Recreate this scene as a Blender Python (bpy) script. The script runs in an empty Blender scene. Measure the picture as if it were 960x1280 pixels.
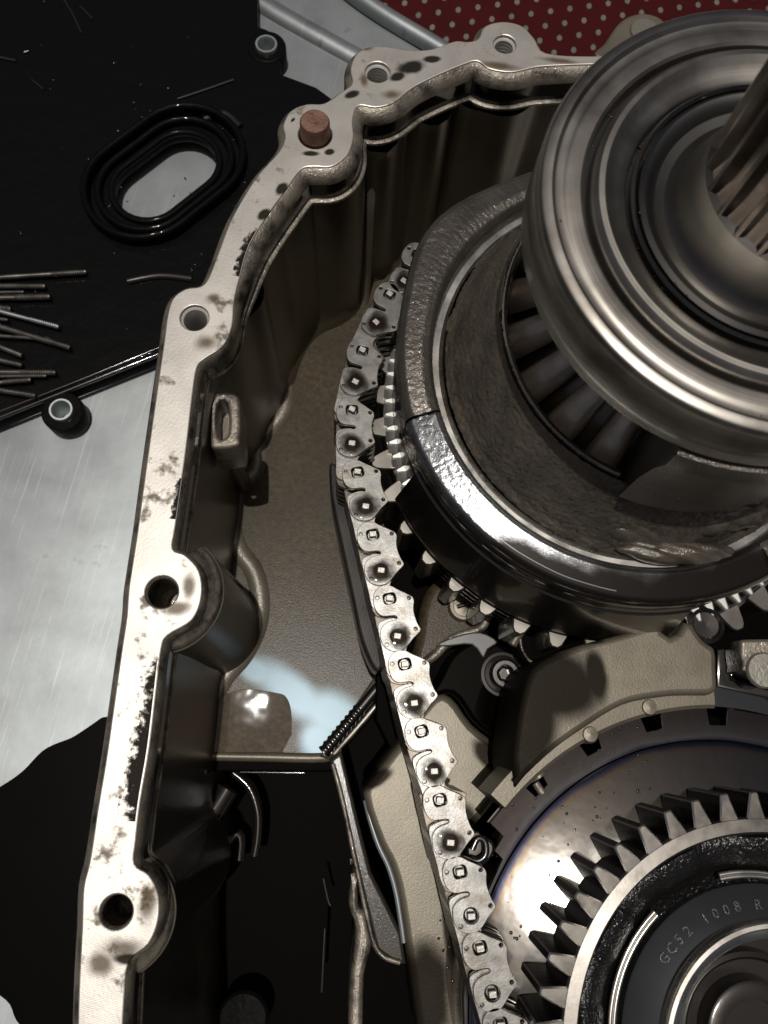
import bpy, bmesh, math, random
from mathutils import Vector, Matrix
random.seed(7)
S = bpy.context.scene
COL = S.collection
MM = 0.001
# ------------------------------------------------------------------ camera, sky, sun
# real size: the case is about 0.25 m wide; all lengths below are millimetres
F = 995.0
TH, PH = math.radians(15), math.radians(12)
fw = Vector((0, math.sin(TH), -math.cos(TH)))
_r = Vector((1, 0, 0)); _u = Vector((0, math.cos(TH), math.sin(TH)))
rt = _r*math.cos(PH) + _u*math.sin(PH)
up = _u*math.cos(PH) - _r*math.sin(PH)
CAM = -225.0*fw
cd = bpy.data.cameras.new('camera'); cam = bpy.data.objects.new('camera', cd); COL.objects.link(cam)
cam.matrix_world = Matrix(((rt.x, up.x, -fw.x, CAM.x*MM), (rt.y, up.y, -fw.y, CAM.y*MM), (rt.z, up.z, -fw.z, CAM.z*MM), (0, 0, 0, 1)))
cd.sensor_width = 36; cd.sensor_fit = 'AUTO'; cd.lens = 36*F/1280
cd.clip_start = 0.005; cd.clip_end = 20
cd.dof.use_dof = True; cd.dof.focus_distance = 0.235; cd.dof.aperture_fstop = 26
S.camera = cam
sun_dir = Vector((-0.035, -0.02, 1.0)).normalized()
w = bpy.data.worlds.new('World'); S.world = w; w.use_nodes = True
wn = w.node_tree.nodes; bgn = wn['Background']
sky = wn.new('ShaderNodeTexSky'); sky.sky_type = 'NISHITA'; sky.sun_disc = False; sky.dust_density = 9.0; sky.ozone_density = 0.3; sky.air_density = 0.8
sky.sun_elevation = math.asin(sun_dir.z); sky.sun_rotation = math.atan2(sun_dir.x, sun_dir.y)
w.node_tree.links.new(sky.outputs[0], bgn.inputs[0]); bgn.inputs[1].default_value = 0.05
ld = bpy.data.lights.new('sun', 'SUN'); ld.energy = 4.6; ld.angle = math.radians(0.55); ld.color = (1, 0.965, 0.91)
lo = bpy.data.objects.new('sun', ld); COL.objects.link(lo)
lo.rotation_euler = (-sun_dir).to_track_quat('-Z', 'Y').to_euler(); lo.location = (0, 0, 1)
S.view_settings.view_transform = 'Standard'; S.view_settings.look = 'None'
S.view_settings.exposure = -1.05; S.view_settings.gamma = 1.0
S.render.engine = 'CYCLES'
S.cycles.max_bounces = 6; S.cycles.sample_clamp_indirect = 3; S.cycles.use_denoising = True
S.cycles.caustics_reflective = False; S.cycles.caustics_refractive = False

# ------------------------------------------------------------------ geometry helpers
def U(px, py, z):
    d = rt*((px-480)/F) + up*((640-py)/F) + fw
    return CAM + d*((z-CAM.z)/d.z)
def XY(pts, z):
    return [(U(x, y, z).x, U(x, y, z).y) for x, y in pts]
def sm(pts, closed=True, k=4):
    """Catmull-Rom through the points"""
    n = len(pts); out = []
    rng = range(n) if closed else range(n-1)
    for i in rng:
        g = lambda j: pts[j % n] if closed else pts[min(max(j, 0), n-1)]
        p0, p1, p2, p3 = g(i-1), g(i), g(i+1), g(i+2)
        for q in range(k):
            t = q/k
            out.append(tuple(0.5*((2*b)+(-a+c)*t+(2*a-5*b+4*c-d)*t*t+(-a+3*b-3*c+d)*t**3) for a, b, c, d in zip(p0, p1, p2, p3)))
    if not closed: out.append(tuple(pts[-1]))
    return out
def circ(c, r, n=28, a0=0, a1=2*math.pi):
    return [(c[0]+r*math.cos(a0+(a1-a0)*i/n), c[1]+r*math.sin(a0+(a1-a0)*i/n)) for i in range(n)]
def arc(c, r, a0, a1, n):
    return [(c[0]+r*math.cos(a0+(a1-a0)*i/n), c[1]+r*math.sin(a0+(a1-a0)*i/n)) for i in range(n+1)]
def setmat(me, m):
    me.materials.clear(); me.materials.append(m)
def link(name, me, mat, parent=None, kind=None, smooth=None):
    setmat(me, mat)
    o = bpy.data.objects.new(name, me); COL.objects.link(o)
    if smooth is not None:
        me.shade_smooth(); me.set_sharp_from_angle(angle=math.radians(smooth))
    if parent:
        o.parent = parent; o.matrix_parent_inverse = Matrix.Translation(-Vector(parent.location)) if parent.type == 'EMPTY' and parent.parent is None else parent.matrix_local.inverted()
    if kind: o['kind'] = kind
    return o
def thing(name, label, cat, at=(0, 0, 0), group=None):
    o = bpy.data.objects.new(name, None); COL.objects.link(o); o.location = Vector(at)*MM; o.empty_display_size = 0.005
    o['label'] = label; o['category'] = cat
    if group: o['group'] = group
    return o
def plate_mesh(outer, holes, z0, z1, bev=0.25, name='plate', res=1):
    cu = bpy.data.curves.new(name, 'CURVE'); cu.dimensions = '2D'; cu.fill_mode = 'BOTH'
    cu.extrude = max((z1-z0)/2-bev, 0.0)*MM; cu.bevel_depth = bev*MM; cu.bevel_resolution = res; cu.offset = -bev*MM
    for loop in [outer]+list(holes):
        sp = cu.splines.new('POLY'); sp.points.add(len(loop)-1); sp.use_cyclic_u = True
        for p, q in zip(sp.points, loop): p.co = (q[0]*MM, q[1]*MM, 0, 1)
    ob = bpy.data.objects.new(name, cu); COL.objects.link(ob)
    dg = bpy.context.evaluated_depsgraph_get(); dg.update()
    me = bpy.data.meshes.new_from_object(ob.evaluated_get(dg))
    bpy.data.objects.remove(ob); bpy.data.curves.remove(cu)
    me.transform(Matrix.Translation((0, 0, (z0+z1)/2*MM)))
    me.name = name
    return me
def plate(name, outer, holes, z0, z1, mat, parent=None, bev=0.25, kind=None, res=1):
    return link(name, plate_mesh(outer, holes, z0, z1, bev, name, res), mat, parent, kind, 40)
def lathe_mesh(prof, c, seg=96, a0=0.0, a1=None, name='lathe', caps=True):
    bm = bmesh.new(); full = a1 is None
    A1 = a0+2*math.pi if full else a1
    n = seg if full else seg+1
    rows = [[bm.verts.new(((c[0]+r*math.cos(a0+(A1-a0)*i/seg))*MM, (c[1]+r*math.sin(a0+(A1-a0)*i/seg))*MM, z*MM)) for r, z in prof] for i in range(n)]
    for i in range(seg):
        a, b = rows[i], rows[(i+1) % n]
        for j in range(len(prof)-1): bm.faces.new((a[j], b[j], b[j+1], a[j+1]))
    if not full and caps and len(prof) > 2:
        bm.faces.new(rows[0]); bm.faces.new(list(reversed(rows[-1])))
    bmesh.ops.recalc_face_normals(bm, faces=bm.faces)
    me = bpy.data.meshes.new(name); bm.to_mesh(me); bm.free(); return me
def lathe(name, prof, c, mat, parent=None, seg=96, a0=0.0, a1=None, smooth=35, kind=None):
    return link(name, lathe_mesh(prof, c, seg, a0, a1, name), mat, parent, kind, smooth)
def tube_mesh(pts, r, seg=10, name='tube', r1=None):
    bm = bmesh.new(); rows = []; n = len(pts)
    P = [Vector(p) for p in pts]
    for i, p in enumerate(P):
        d = (P[min(i+1, n-1)]-P[max(i-1, 0)]).normalized()
        a = d.cross(Vector((0, 0, 1)));
        if a.length < 1e-4: a = d.cross(Vector((0, 1, 0)))
        a.normalize(); b = a.cross(d).normalized()
        rr = r if r1 is None else r+(r1-r)*i/(n-1)
        rows.append([bm.verts.new((p+a*rr*math.cos(2*math.pi*k/seg)+b*rr*math.sin(2*math.pi*k/seg))*MM) for k in range(seg)])
    for i in range(n-1):
        for k in range(seg): bm.faces.new((rows[i][k], rows[i][(k+1) % seg], rows[i+1][(k+1) % seg], rows[i+1][k]))
    bm.faces.new(rows[0]); bm.faces.new(rows[-1])
    bmesh.ops.recalc_face_normals(bm, faces=bm.faces)
    me = bpy.data.meshes.new(name); bm.to_mesh(me); bm.free(); return me
def tube(name, pts, r, mat, parent=None, seg=10, r1=None):
    return link(name, tube_mesh(pts, r, seg, name, r1), mat, parent, None, 50)
def ptube(name, px, z, r, mat, parent=None, k=4, seg=10):
    zz = z if isinstance(z, (list, tuple)) else [z]*len(px)
    pts = [tuple(U(x, y, h)) for (x, y), h in zip(px, zz)]
    return tube(name, sm(pts, False, k) if k > 1 else pts, r, mat, parent, seg)
def lap(path, it):
    p = [Vector(q) for q in path]
    for _ in range(it):
        p = [p[0]]+[(p[i-1]+p[i]*2+p[i+1])/4 for i in range(1, len(p)-1)]+[p[-1]]
    return p
def sweep(name, path, prof, mat, parent, side=1, seg_smooth=50, kf=None):
    """wall along an open XY path; prof = (offset inwards, z, smoothing passes)"""
    bm = bmesh.new(); rows = []
    for off, z, it in prof:
        p = lap(path, it); row = []
        for i in range(len(p)):
            t = p[min(i+1, len(p)-1)]-p[max(i-1, 0)]; t = t.normalized() if t.length > 1e-6 else Vector((1, 0))
            nrm = Vector((t.y, -t.x))*side
            q = p[i]+nrm*off*(kf(p[i]) if kf else 1)
            row.append(bm.verts.new((q.x*MM, q.y*MM, z*MM)))
        rows.append(row)
    for a, b in zip(rows, rows[1:]):
        for i in range(len(a)-1): bm.faces.new((a[i], a[i+1], b[i+1], b[i]))
    bmesh.ops.recalc_face_normals(bm, faces=bm.faces)
    me = bpy.data.meshes.new(name); bm.to_mesh(me); bm.free()
    return link(name, me, mat, parent, None, seg_smooth)
def sheet(name, outline, z, mat, parent=None, kind=None, th=1.0, holes=()):
    return plate(name, outline, holes, z-th, z, mat, parent, 0.02, kind)
def dup(o, mw, parent):
    c = o.copy(); COL.objects.link(c); c.parent = parent; c.matrix_parent_inverse = Matrix.Identity(4); c.matrix_basis = mw
    return c

from mathutils import noise as mnoise
def subdiv_prof(prof, step):
    out = [prof[0]]
    for (a, b), (c, d) in zip(prof, prof[1:]):
        k = max(1, int(math.hypot(c-a, d-b)/step))
        out += [(a+(c-a)*j/k, b+(d-b)*j/k) for j in range(1, k+1)]
    return out
def cast_lathe(name, prof, c, mat, parent, a0, a1, amp, freq, step=.5, calm=None, swell=None):
    '''a turned casting with its sand-cast grain as real relief; calm(azimuth) fades the grain out'''
    pr = subdiv_prof(prof, step); rm = sum(p[0] for p in pr)/len(pr); seg = int(abs(a1-a0)*rm/step)
    bm = bmesh.new(); rows = []
    for i in range(seg+1):
        a = a0+(a1-a0)*i/seg; k = calm(a) if calm else 1.0; row = []
        for j, (r_, z) in enumerate(pr):
            p0, p1 = pr[max(j-1, 0)], pr[min(j+1, len(pr)-1)]; tx, tz = p1[0]-p0[0], p1[1]-p0[1]; l = math.hypot(tx, tz) or 1
            q = Vector((r_*math.cos(a), r_*math.sin(a), z)); d = amp*k*(mnoise.noise(q*freq)+.6*mnoise.noise(q*freq*2.1+Vector((7, 3, 1)))+.5*max(0, mnoise.noise(q*freq*.35+Vector((3, 9, 4)))))
            rr, zz = r_-d*tz/l, z+d*tx/l
            if swell: rr += swell(a)*max(0, min(1, (r_-57.5)/6))
            row.append(bm.verts.new(((c[0]+rr*math.cos(a))*MM, (c[1]+rr*math.sin(a))*MM, zz*MM)))
        rows.append(row)
    for x, y in zip(rows, rows[1:]):
        for j in range(len(pr)-1): bm.faces.new((x[j], y[j], y[j+1], x[j+1]))
    bmesh.ops.recalc_face_normals(bm, faces=bm.faces)
    me = bpy.data.meshes.new(name); bm.to_mesh(me); bm.free()
    return link(name, me, mat, parent, None, 70)
# ------------------------------------------------------------------ materials
def mat(name, base, metal=0.0, rough=0.5, bump=0.0, bscale=300, var=0.0, vscale=60, dark=None, dth=0.55, dscale=90, dw=0.06, drough=None,
        coat=0.0, croughn=0.05, aniso=0.0, spec=0.5, scratch=0.0, rvar=0.0, sheen=None, bdist=0.4, oil=None, lines=None, det=4, rings=None):
    m = bpy.data.materials.new(name); m.use_nodes = True
    nt = m.node_tree; N = nt.nodes; L = nt.links; B = N['Principled BSDF']
    B.inputs['Metallic'].default_value = metal; B.inputs['Roughness'].default_value = rough
    B.inputs['Specular IOR Level'].default_value = spec
    B.inputs['Coat Weight'].default_value = coat; B.inputs['Coat Roughness'].default_value = croughn
    tc = N.new('ShaderNodeNewGeometry'); pos = tc.outputs['Position']
    def noise(sc, det=4, ro=0.55, src=pos):
        n = N.new('ShaderNodeTexNoise'); n.inputs['Scale'].default_value = sc; n.inputs['Detail'].default_value = det; n.inputs['Roughness'].default_value = ro
        L.new(src, n.inputs['Vector']); return n.outputs['Fac']
    def ramp(f, a, b, lo, hi):
        r = N.new('ShaderNodeMapRange'); r.inputs['From Min'].default_value = a; r.inputs['From Max'].default_value = b
        r.inputs['To Min'].default_value = lo; r.inputs['To Max'].default_value = hi; L.new(f, r.inputs['Value']); return r.outputs['Result']
    col = None
    c4 = (*base, 1)
    if var:
        mx = N.new('ShaderNodeMix'); mx.data_type = 'RGBA'
        mx.inputs['A'].default_value = tuple(v*(1-var) for v in base)+(1,); mx.inputs['B'].default_value = tuple(min(1, v*(1+var)) for v in base)+(1,)
        L.new(ramp(noise(vscale), .3, .7, 0, 1), mx.inputs['Factor']); col = mx.outputs['Result']
    rsock = None
    if dark:
        f = ramp(noise(dscale, 6, .62), dth-dw, dth+dw, 0, 1)
        mx = N.new('ShaderNodeMix'); mx.data_type = 'RGBA'; mx.inputs['A'].default_value = c4; mx.inputs['B'].default_value = (*dark, 1)
        if col: L.new(col, mx.inputs['A'])
        L.new(f, mx.inputs['Factor']); col = mx.outputs['Result']
        if drough is not None:
            rsock = ramp(f, 0, 1, rough, drough)
        if metal > 0 and oil is not None:
            L.new(ramp(f, 0, 1, metal, oil), B.inputs['Metallic'])
    if scratch:
        mp = N.new('ShaderNodeMapping'); mp.inputs['Scale'].default_value = (900, 22, 60); mp.inputs['Rotation'].default_value = (0, 0, 0.75)
        L.new(pos, mp.inputs['Vector']); s1 = noise(1.0, 3, .6, mp.outputs[0])
        mp2 = N.new('ShaderNodeMapping'); mp2.inputs['Scale'].default_value = (1000, 17, 60); mp2.inputs['Rotation'].default_value = (0, 0, -0.35)
        L.new(pos, mp2.inputs['Vector']); s2 = noise(1.0, 3, .6, mp2.outputs[0])
        mm = N.new('ShaderNodeMath'); mm.operation = 'MAXIMUM'; L.new(s1, mm.inputs[0]); L.new(s2, mm.inputs[1])
        f = ramp(mm.outputs[0], .62, .75, 0, scratch)
        mx = N.new('ShaderNodeMix'); mx.data_type = 'RGBA'; mx.inputs['A'].default_value = c4; mx.inputs['B'].default_value = (.8, .8, .8, 1)
        if col: L.new(col, mx.inputs['A'])
        L.new(f, mx.inputs['Factor']); col = mx.outputs['Result']
    if rvar and rsock is None:
        rsock = ramp(noise(vscale*1.7, 5), .3, .7, max(rough-rvar, .02), rough+rvar)
    if rsock: L.new(rsock, B.inputs['Roughness'])
    if col: L.new(col, B.inputs['Base Color'])
    else: B.inputs['Base Color'].default_value = c4
    if aniso:
        B.inputs['Anisotropic'].default_value = aniso
        tg = N.new('ShaderNodeTangent'); tg.direction_type = 'RADIAL'; tg.axis = 'Z'; L.new(tg.outputs[0], B.inputs['Tangent'])
    nsock = None
    if bump:
        b = N.new('ShaderNodeBump'); b.inputs['Strength'].default_value = bump; b.inputs['Distance'].default_value = bdist*MM
        L.new(noise(bscale, det, .6), b.inputs['Height']); nsock = b.outputs[0]
    if lines:
        wv = N.new('ShaderNodeTexWave'); wv.inputs['Scale'].default_value = lines[0]; wv.inputs['Distortion'].default_value = lines[2] if len(lines) > 2 else 1.5
        wv.bands_direction = lines[1] if len(lines) > 1 else 'Y'; wv.inputs['Detail'].default_value = 2
        L.new(pos, wv.inputs['Vector'])
        b = N.new('ShaderNodeBump'); b.inputs['Strength'].default_value = .13; b.inputs['Distance'].default_value = 0.05*MM
        L.new(wv.outputs['Fac'], b.inputs['Height'])
        if nsock: L.new(nsock, b.inputs['Normal'])
        nsock = b.outputs[0]
    if rings:
        sb = N.new('ShaderNodeVectorMath'); sb.operation = 'SUBTRACT'; sb.inputs[1].default_value = (rings[0]*MM, rings[1]*MM, 0); L.new(pos, sb.inputs[0])
        mu = N.new('ShaderNodeVectorMath'); mu.operation = 'MULTIPLY'; mu.inputs[1].default_value = (1, 1, 0); L.new(sb.outputs[0], mu.inputs[0])
        le = N.new('ShaderNodeVectorMath'); le.operation = 'LENGTH'; L.new(mu.outputs[0], le.inputs[0])
        cx = N.new('ShaderNodeCombineXYZ'); L.new(le.outputs['Value'], cx.inputs[0])
        zz = N.new('ShaderNodeSeparateXYZ'); L.new(pos, zz.inputs[0]); L.new(zz.outputs[2], cx.inputs[1])
        nn = noise(2600, 2, .6, cx.outputs[0])
        b = N.new('ShaderNodeBump'); b.inputs['Strength'].default_value = .35; b.inputs['Distance'].default_value = 0.06*MM; L.new(nn, b.inputs['Height'])
        if nsock: L.new(nsock, b.inputs['Normal'])
        nsock = b.outputs[0]
        # thin streaks of dried oil: darker patches that follow the turning direction
        f2 = ramp(noise(34, 4, .65), .50, .66, 0, .55)
        mx = N.new('ShaderNodeMix'); mx.data_type = 'RGBA'; mx.inputs['B'].default_value = (.07, .055, .04, 1)
        L.new(col, mx.inputs['A']); L.new(f2, mx.inputs['Factor']); L.new(mx.outputs['Result'], B.inputs['Base Color'])
    if nsock:
        L.new(nsock, B.inputs['Normal'])
        if coat and not aniso: L.new(nsock, B.inputs['Coat Normal'])
    return m
M = {}
M['flange'] = mat('machined_aluminium', (.50, .475, .435), .8, .45, bump=.08, bscale=1400, var=.16, vscale=70, dark=(.13, .105, .075), dth=.63, dscale=150, dw=.05, drough=.5, oil=.1, lines=(900, 'Y', .6))
M['lip'] = mat('cast_lip', (.24, .21, .17), .55, .42, bump=.7, bscale=1100, dark=(.03, .025, .02), dth=.56, dscale=120, dw=.1, coat=.5)
M['thread'] = mat('bright_thread', (.62, .59, .55), .35, .4)
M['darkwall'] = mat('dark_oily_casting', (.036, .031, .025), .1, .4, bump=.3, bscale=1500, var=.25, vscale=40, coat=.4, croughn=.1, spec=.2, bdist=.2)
M['ridge'] = mat('cast_ridge', (.15, .13, .10), .35, .4, bump=.6, bscale=1300, var=.3, vscale=60, coat=.4, croughn=.15, bdist=.25)
M['wall'] = mat('oily_cast_wall', (.090, .073, .050), .25, .38, bump=.4, bscale=1500, var=.25, vscale=40, coat=.8, croughn=.14, bdist=.25)
M['floor'] = mat('oil_stained_floor', (.064, .049, .025), .05, .55, spec=.2, bump=.3, bscale=1500, var=.30, vscale=45, dark=(.030, .020, .010), dth=.46, dscale=520, dw=.2, coat=.15, croughn=.22, bdist=.2)
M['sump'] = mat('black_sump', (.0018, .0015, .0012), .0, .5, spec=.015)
M['sumprib'] = mat('oily_black_rib', (.012, .010, .009), 0, .12, coat=1, croughn=.04)
M['oil'] = mat('black_oil', (.0015, .0012, .001), 0, .03, bump=.15, bscale=45, spec=.1, bdist=1.0, det=1)
M['film'] = mat('thin_oil_film', (.03, .027, .022), 0, .5, bump=.12, bscale=40, spec=.8, coat=.5, croughn=.30, bdist=1.0, det=1)  # oil roughened to spread the sun into a sky-like sheen
M['wetfloor'] = mat('wet_brown_floor', (.072, .053, .030), .0, .6, bump=.3, bscale=34, var=.35, vscale=120, dark=(.03, .02, .010), dth=.5, dscale=500, dw=.15, spec=.1, coat=.4, croughn=.02, bdist=.35, det=3)
M['pale'] = mat('bare_cast_aluminium', (.150, .132, .098), .40, .40, bump=.5, bscale=1900, var=.2, vscale=50, bdist=.12, dark=(.12, .10, .07), dth=.63, dscale=55, dw=.1)
M['rough'] = mat('rough_cast_iron', (.085, .075, .063), .6, .30, bump=.4, bscale=2500, var=.3, vscale=90, coat=.7, croughn=.09, bdist=.3, det=2)
M['roughwet'] = mat('wet_cast_iron', (.15, .156, .163), .85, .23, bump=.3, bscale=2500, var=.35, vscale=120, coat=1, croughn=.07, bdist=.2, det=2)
M['cone'] = mat('brown_cast_iron', (.115, .098, .077), .30, .33, bump=.4, bscale=2200, var=.4, vscale=110, coat=.7, croughn=.12, bdist=.6, det=2)
M['steel'] = mat('ground_steel', (.32, .30, .27), 1, .40, aniso=.15, rings=(63.5, 53.0, 420), rvar=.05, var=.15, vscale=60, coat=.25, croughn=.08)
M['steelbr'] = mat('bright_steel', (.55, .53, .49), 1, .28, rvar=.08, var=.1, vscale=80, coat=.3, croughn=.06, bump=.1, bscale=400, bdist=.15)
M['steelbl'] = mat('dark_oiled_steel', (.075, .07, .066), .9, .26, var=.3, vscale=90, coat=1, croughn=.06, bump=.15, bscale=200, bdist=.3)
M['oilsteel'] = mat('oil_covered_iron', (.022, .018, .015), .3, .2, bump=.15, bscale=120, coat=1, croughn=.05, bdist=.5)
M['geartooth'] = mat('dark_gear_tooth', (.06, .056, .052), 1, .28, var=.2, vscale=130, rvar=.08, coat=.4, croughn=.06)
M['edge'] = mat('polished_edge', (.75, .72, .68), 1, .34)  # bright chamfer colour stands in for sun caught on the tooth edges
M['sprtooth'] = mat('sprocket_tooth', (.16, .148, .132), .9, .38, var=.25, vscale=150, coat=.5)
M['bead'] = mat('oil_bead_shine', (.16, .18, .20), 0, .36, spec=1.0, coat=1, croughn=.2)  # pale blue-grey base paints sky highlights onto the oil
M['copperish'] = mat('oiled_root_steel', (.20, .165, .125), .8, .35, var=.3, vscale=150, coat=.8, croughn=.08)
M['gear'] = mat('gear_steel', (.22, .205, .185), 1, .33, var=.15, vscale=130, rvar=.08, coat=.5, croughn=.08, bump=.12, bscale=300, bdist=.2)
M['flank'] = mat('gear_flank', (.05, .048, .047), .9, .2, var=.3, vscale=120, coat=1, croughn=.05)
M['link'] = mat('chain_plate', (.195, .190, .180), .85, .37, var=.32, vscale=220, bump=.25, bscale=1600, bdist=.12, dark=(.12, .10, .075), dth=.60, dscale=200, dw=.10, coat=.35, croughn=.15)
M['rail'] = mat('dark_rail', (.016, .013, .011), .2, .45, spec=.2, var=.5, vscale=150, coat=.3, lines=(300, 'X', 2.0))
M['stack'] = mat('chain_side', (.085, .07, .056), .85, .34, var=.4, vscale=260, coat=.6, croughn=.1)
M['hole'] = mat('dark_hole', (.012, .011, .010), 0, .4)
M['pin'] = mat('pin_steel', (.34, .325, .30), .9, .45, bump=.5, bscale=1500, bdist=.2)
M['black'] = mat('black_plastic', (.0035, .0035, .0035), 0, .5, bump=.6, bscale=100, spec=.02, coat=.2, croughn=.03, bdist=.9, det=3)
M['hub'] = mat('rough_black_hub', (.008, .0075, .007), .0, .3, bump=1, bscale=1000, spec=.4, coat=.5, croughn=.12, bdist=.6, det=2)
M['text'] = mat('raised_black', (.075, .073, .07), .6, .28, bump=1, bscale=1600, coat=.8, croughn=.1, bdist=.4)
M['hubpl'] = mat('satin_black_ring', (.020, .021, .024), .1, .5, var=.2, vscale=60, spec=.25)
M['tray'] = mat('scratched_sheet_metal', (.27, .29, .295), .7, .45, var=.2, vscale=35, scratch=.16, dark=(.12, .12, .115), dth=.72, dscale=70, dw=.08, bump=.12, bscale=90, bdist=.5)
M['copper'] = mat('copper_pin', (.20, .11, .08), .6, .5, var=.25, vscale=300, dark=(.13, .05, .025), dth=.6, dscale=350, bump=.6, bscale=900, bdist=.25)
M['red'] = mat('red_rubber', (.042, .0022, .0035), 0, .6, spec=.12, var=.15, vscale=60, bump=.3, bscale=300)
M['ground'] = mat('pale_floor', (.33, .30, .25), 0, .7, var=.3, vscale=50)
M['bolt'] = mat('oily_bolt', (.13, .12, .105), .85, .34, var=.4, vscale=200, coat=.5)
M['boltbr'] = mat('clean_bolt', (.62, .64, .64), 1, .3, var=.2, vscale=200)
M['bush'] = mat('zinc_bushing', (.50, .54, .53), .9, .38, var=.1)
# blued, heat-tinted steel drum: tint bands follow the radius from the gear's own centre
def tint_mat(c):
    m = bpy.data.materials.new('heat_tinted_steel'); m.use_nodes = True; nt = m.node_tree; N = nt.nodes; L = nt.links; B = N['Principled BSDF']
    g = N.new('ShaderNodeNewGeometry'); sb = N.new('ShaderNodeVectorMath'); sb.operation = 'SUBTRACT'; sb.inputs[1].default_value = (c[0]*MM, c[1]*MM, 0)
    L.new(g.outputs['Position'], sb.inputs[0])
    mu = N.new('ShaderNodeVectorMath'); mu.operation = 'MULTIPLY'; mu.inputs[1].default_value = (1, 1, 0); L.new(sb.outputs[0], mu.inputs[0])
    ln = N.new('ShaderNodeVectorMath'); ln.operation = 'LENGTH'; L.new(mu.outputs[0], ln.inputs[0])
    nz = N.new('ShaderNodeTexNoise'); nz.inputs['Scale'].default_value = 45; L.new(g.outputs['Position'], nz.inputs['Vector'])
    ad = N.new('ShaderNodeMath'); ad.operation = 'MULTIPLY_ADD'; ad.inputs[1].default_value = 0.003; L.new(nz.outputs['Fac'], ad.inputs[0]); L.new(ln.outputs['Value'], ad.inputs[2])
    mr = N.new('ShaderNodeMapRange'); mr.inputs['From Min'].default_value = .055; mr.inputs['From Max'].default_value = .085; L.new(ad.outputs[0], mr.inputs['Value'])
    rp = N.new('ShaderNodeValToRGB'); L.new(mr.outputs['Result'], rp.inputs[0])
    e = rp.color_ramp.elements; e[0].position = 0; e[0].color = (.13, .125, .118, 1); e[1].position = 1; e[1].color = (.050, .045, .048, 1)
    for p, c_ in ((.47, (.13, .12, .108, 1)), (.515, (.13, .10, .07, 1)), (.54, (.05, .05, .08, 1)), (.575, (.010, .013, .03, 1)), (.625, (.12, .12, .13, 1)), (.68, (.09, .085, .083, 1)), (.82, (.062, .054, .052, 1))):
        x = e.new(p); x.color = c_
    L.new(rp.outputs[0], B.inputs['Base Color'])
    B.inputs['Metallic'].default_value = 1; B.inputs['Roughness'].default_value = .135; B.inputs['Coat Weight'].default_value = .25; B.inputs['Coat Roughness'].default_value = .1
    n2 = N.new('ShaderNodeTexNoise'); n2.inputs['Scale'].default_value = 160; L.new(g.outputs['Position'], n2.inputs['Vector'])
    bp = N.new('ShaderNodeBump'); bp.inputs['Strength'].default_value = .2; bp.inputs['Distance'].default_value = .0003; L.new(n2.outputs['Fac'], bp.inputs['Height']); L.new(bp.outputs[0], B.inputs['Normal'])
    return m
# oil that thins out towards its rim (alpha from the drop's own radius)
def drop_mat(nm='brown_oil_drop', base=(.012, .0065, .0025), amax=.95, lo=.70, hi=1.38, rough=.04):
    m = bpy.data.materials.new(nm); m.use_nodes = True; nt = m.node_tree; N = nt.nodes; L = nt.links; B = N['Principled BSDF']
    B.inputs['Base Color'].default_value = (*base, 1); B.inputs['Roughness'].default_value = rough; B.inputs['Specular IOR Level'].default_value = .25
    tc = N.new('ShaderNodeTexCoord'); g = tc.outputs['Object']
    mu = N.new('ShaderNodeVectorMath'); mu.operation = 'MULTIPLY'; mu.inputs[1].default_value = (1, 1, 0); L.new(g, mu.inputs[0])
    ln = N.new('ShaderNodeVectorMath'); ln.operation = 'LENGTH'; L.new(mu.outputs[0], ln.inputs[0])
    oi = N.new('ShaderNodeObjectInfo')
    av = N.new('ShaderNodeVectorMath'); av.operation = 'ADD'; L.new(tc.outputs['Object'], av.inputs[0]); L.new(oi.outputs['Location'], av.inputs[1])
    nz = N.new('ShaderNodeTexNoise'); nz.inputs['Scale'].default_value = 1.6; L.new(av.outputs[0], nz.inputs['Vector'])
    ad = N.new('ShaderNodeMath'); ad.operation = 'MULTIPLY_ADD'; ad.inputs[1].default_value = .75; L.new(nz.outputs['Fac'], ad.inputs[0]); L.new(ln.outputs['Value'], ad.inputs[2])
    mr = N.new('ShaderNodeMapRange'); mr.inputs['From Min'].default_value = lo; mr.inputs['From Max'].default_value = hi; mr.inputs['To Min'].default_value = amax; mr.inputs['To Max'].default_value = 0
    L.new(ad.outputs[0], mr.inputs['Value']); L.new(mr.outputs['Result'], B.inputs['Alpha'])
    return m
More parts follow.
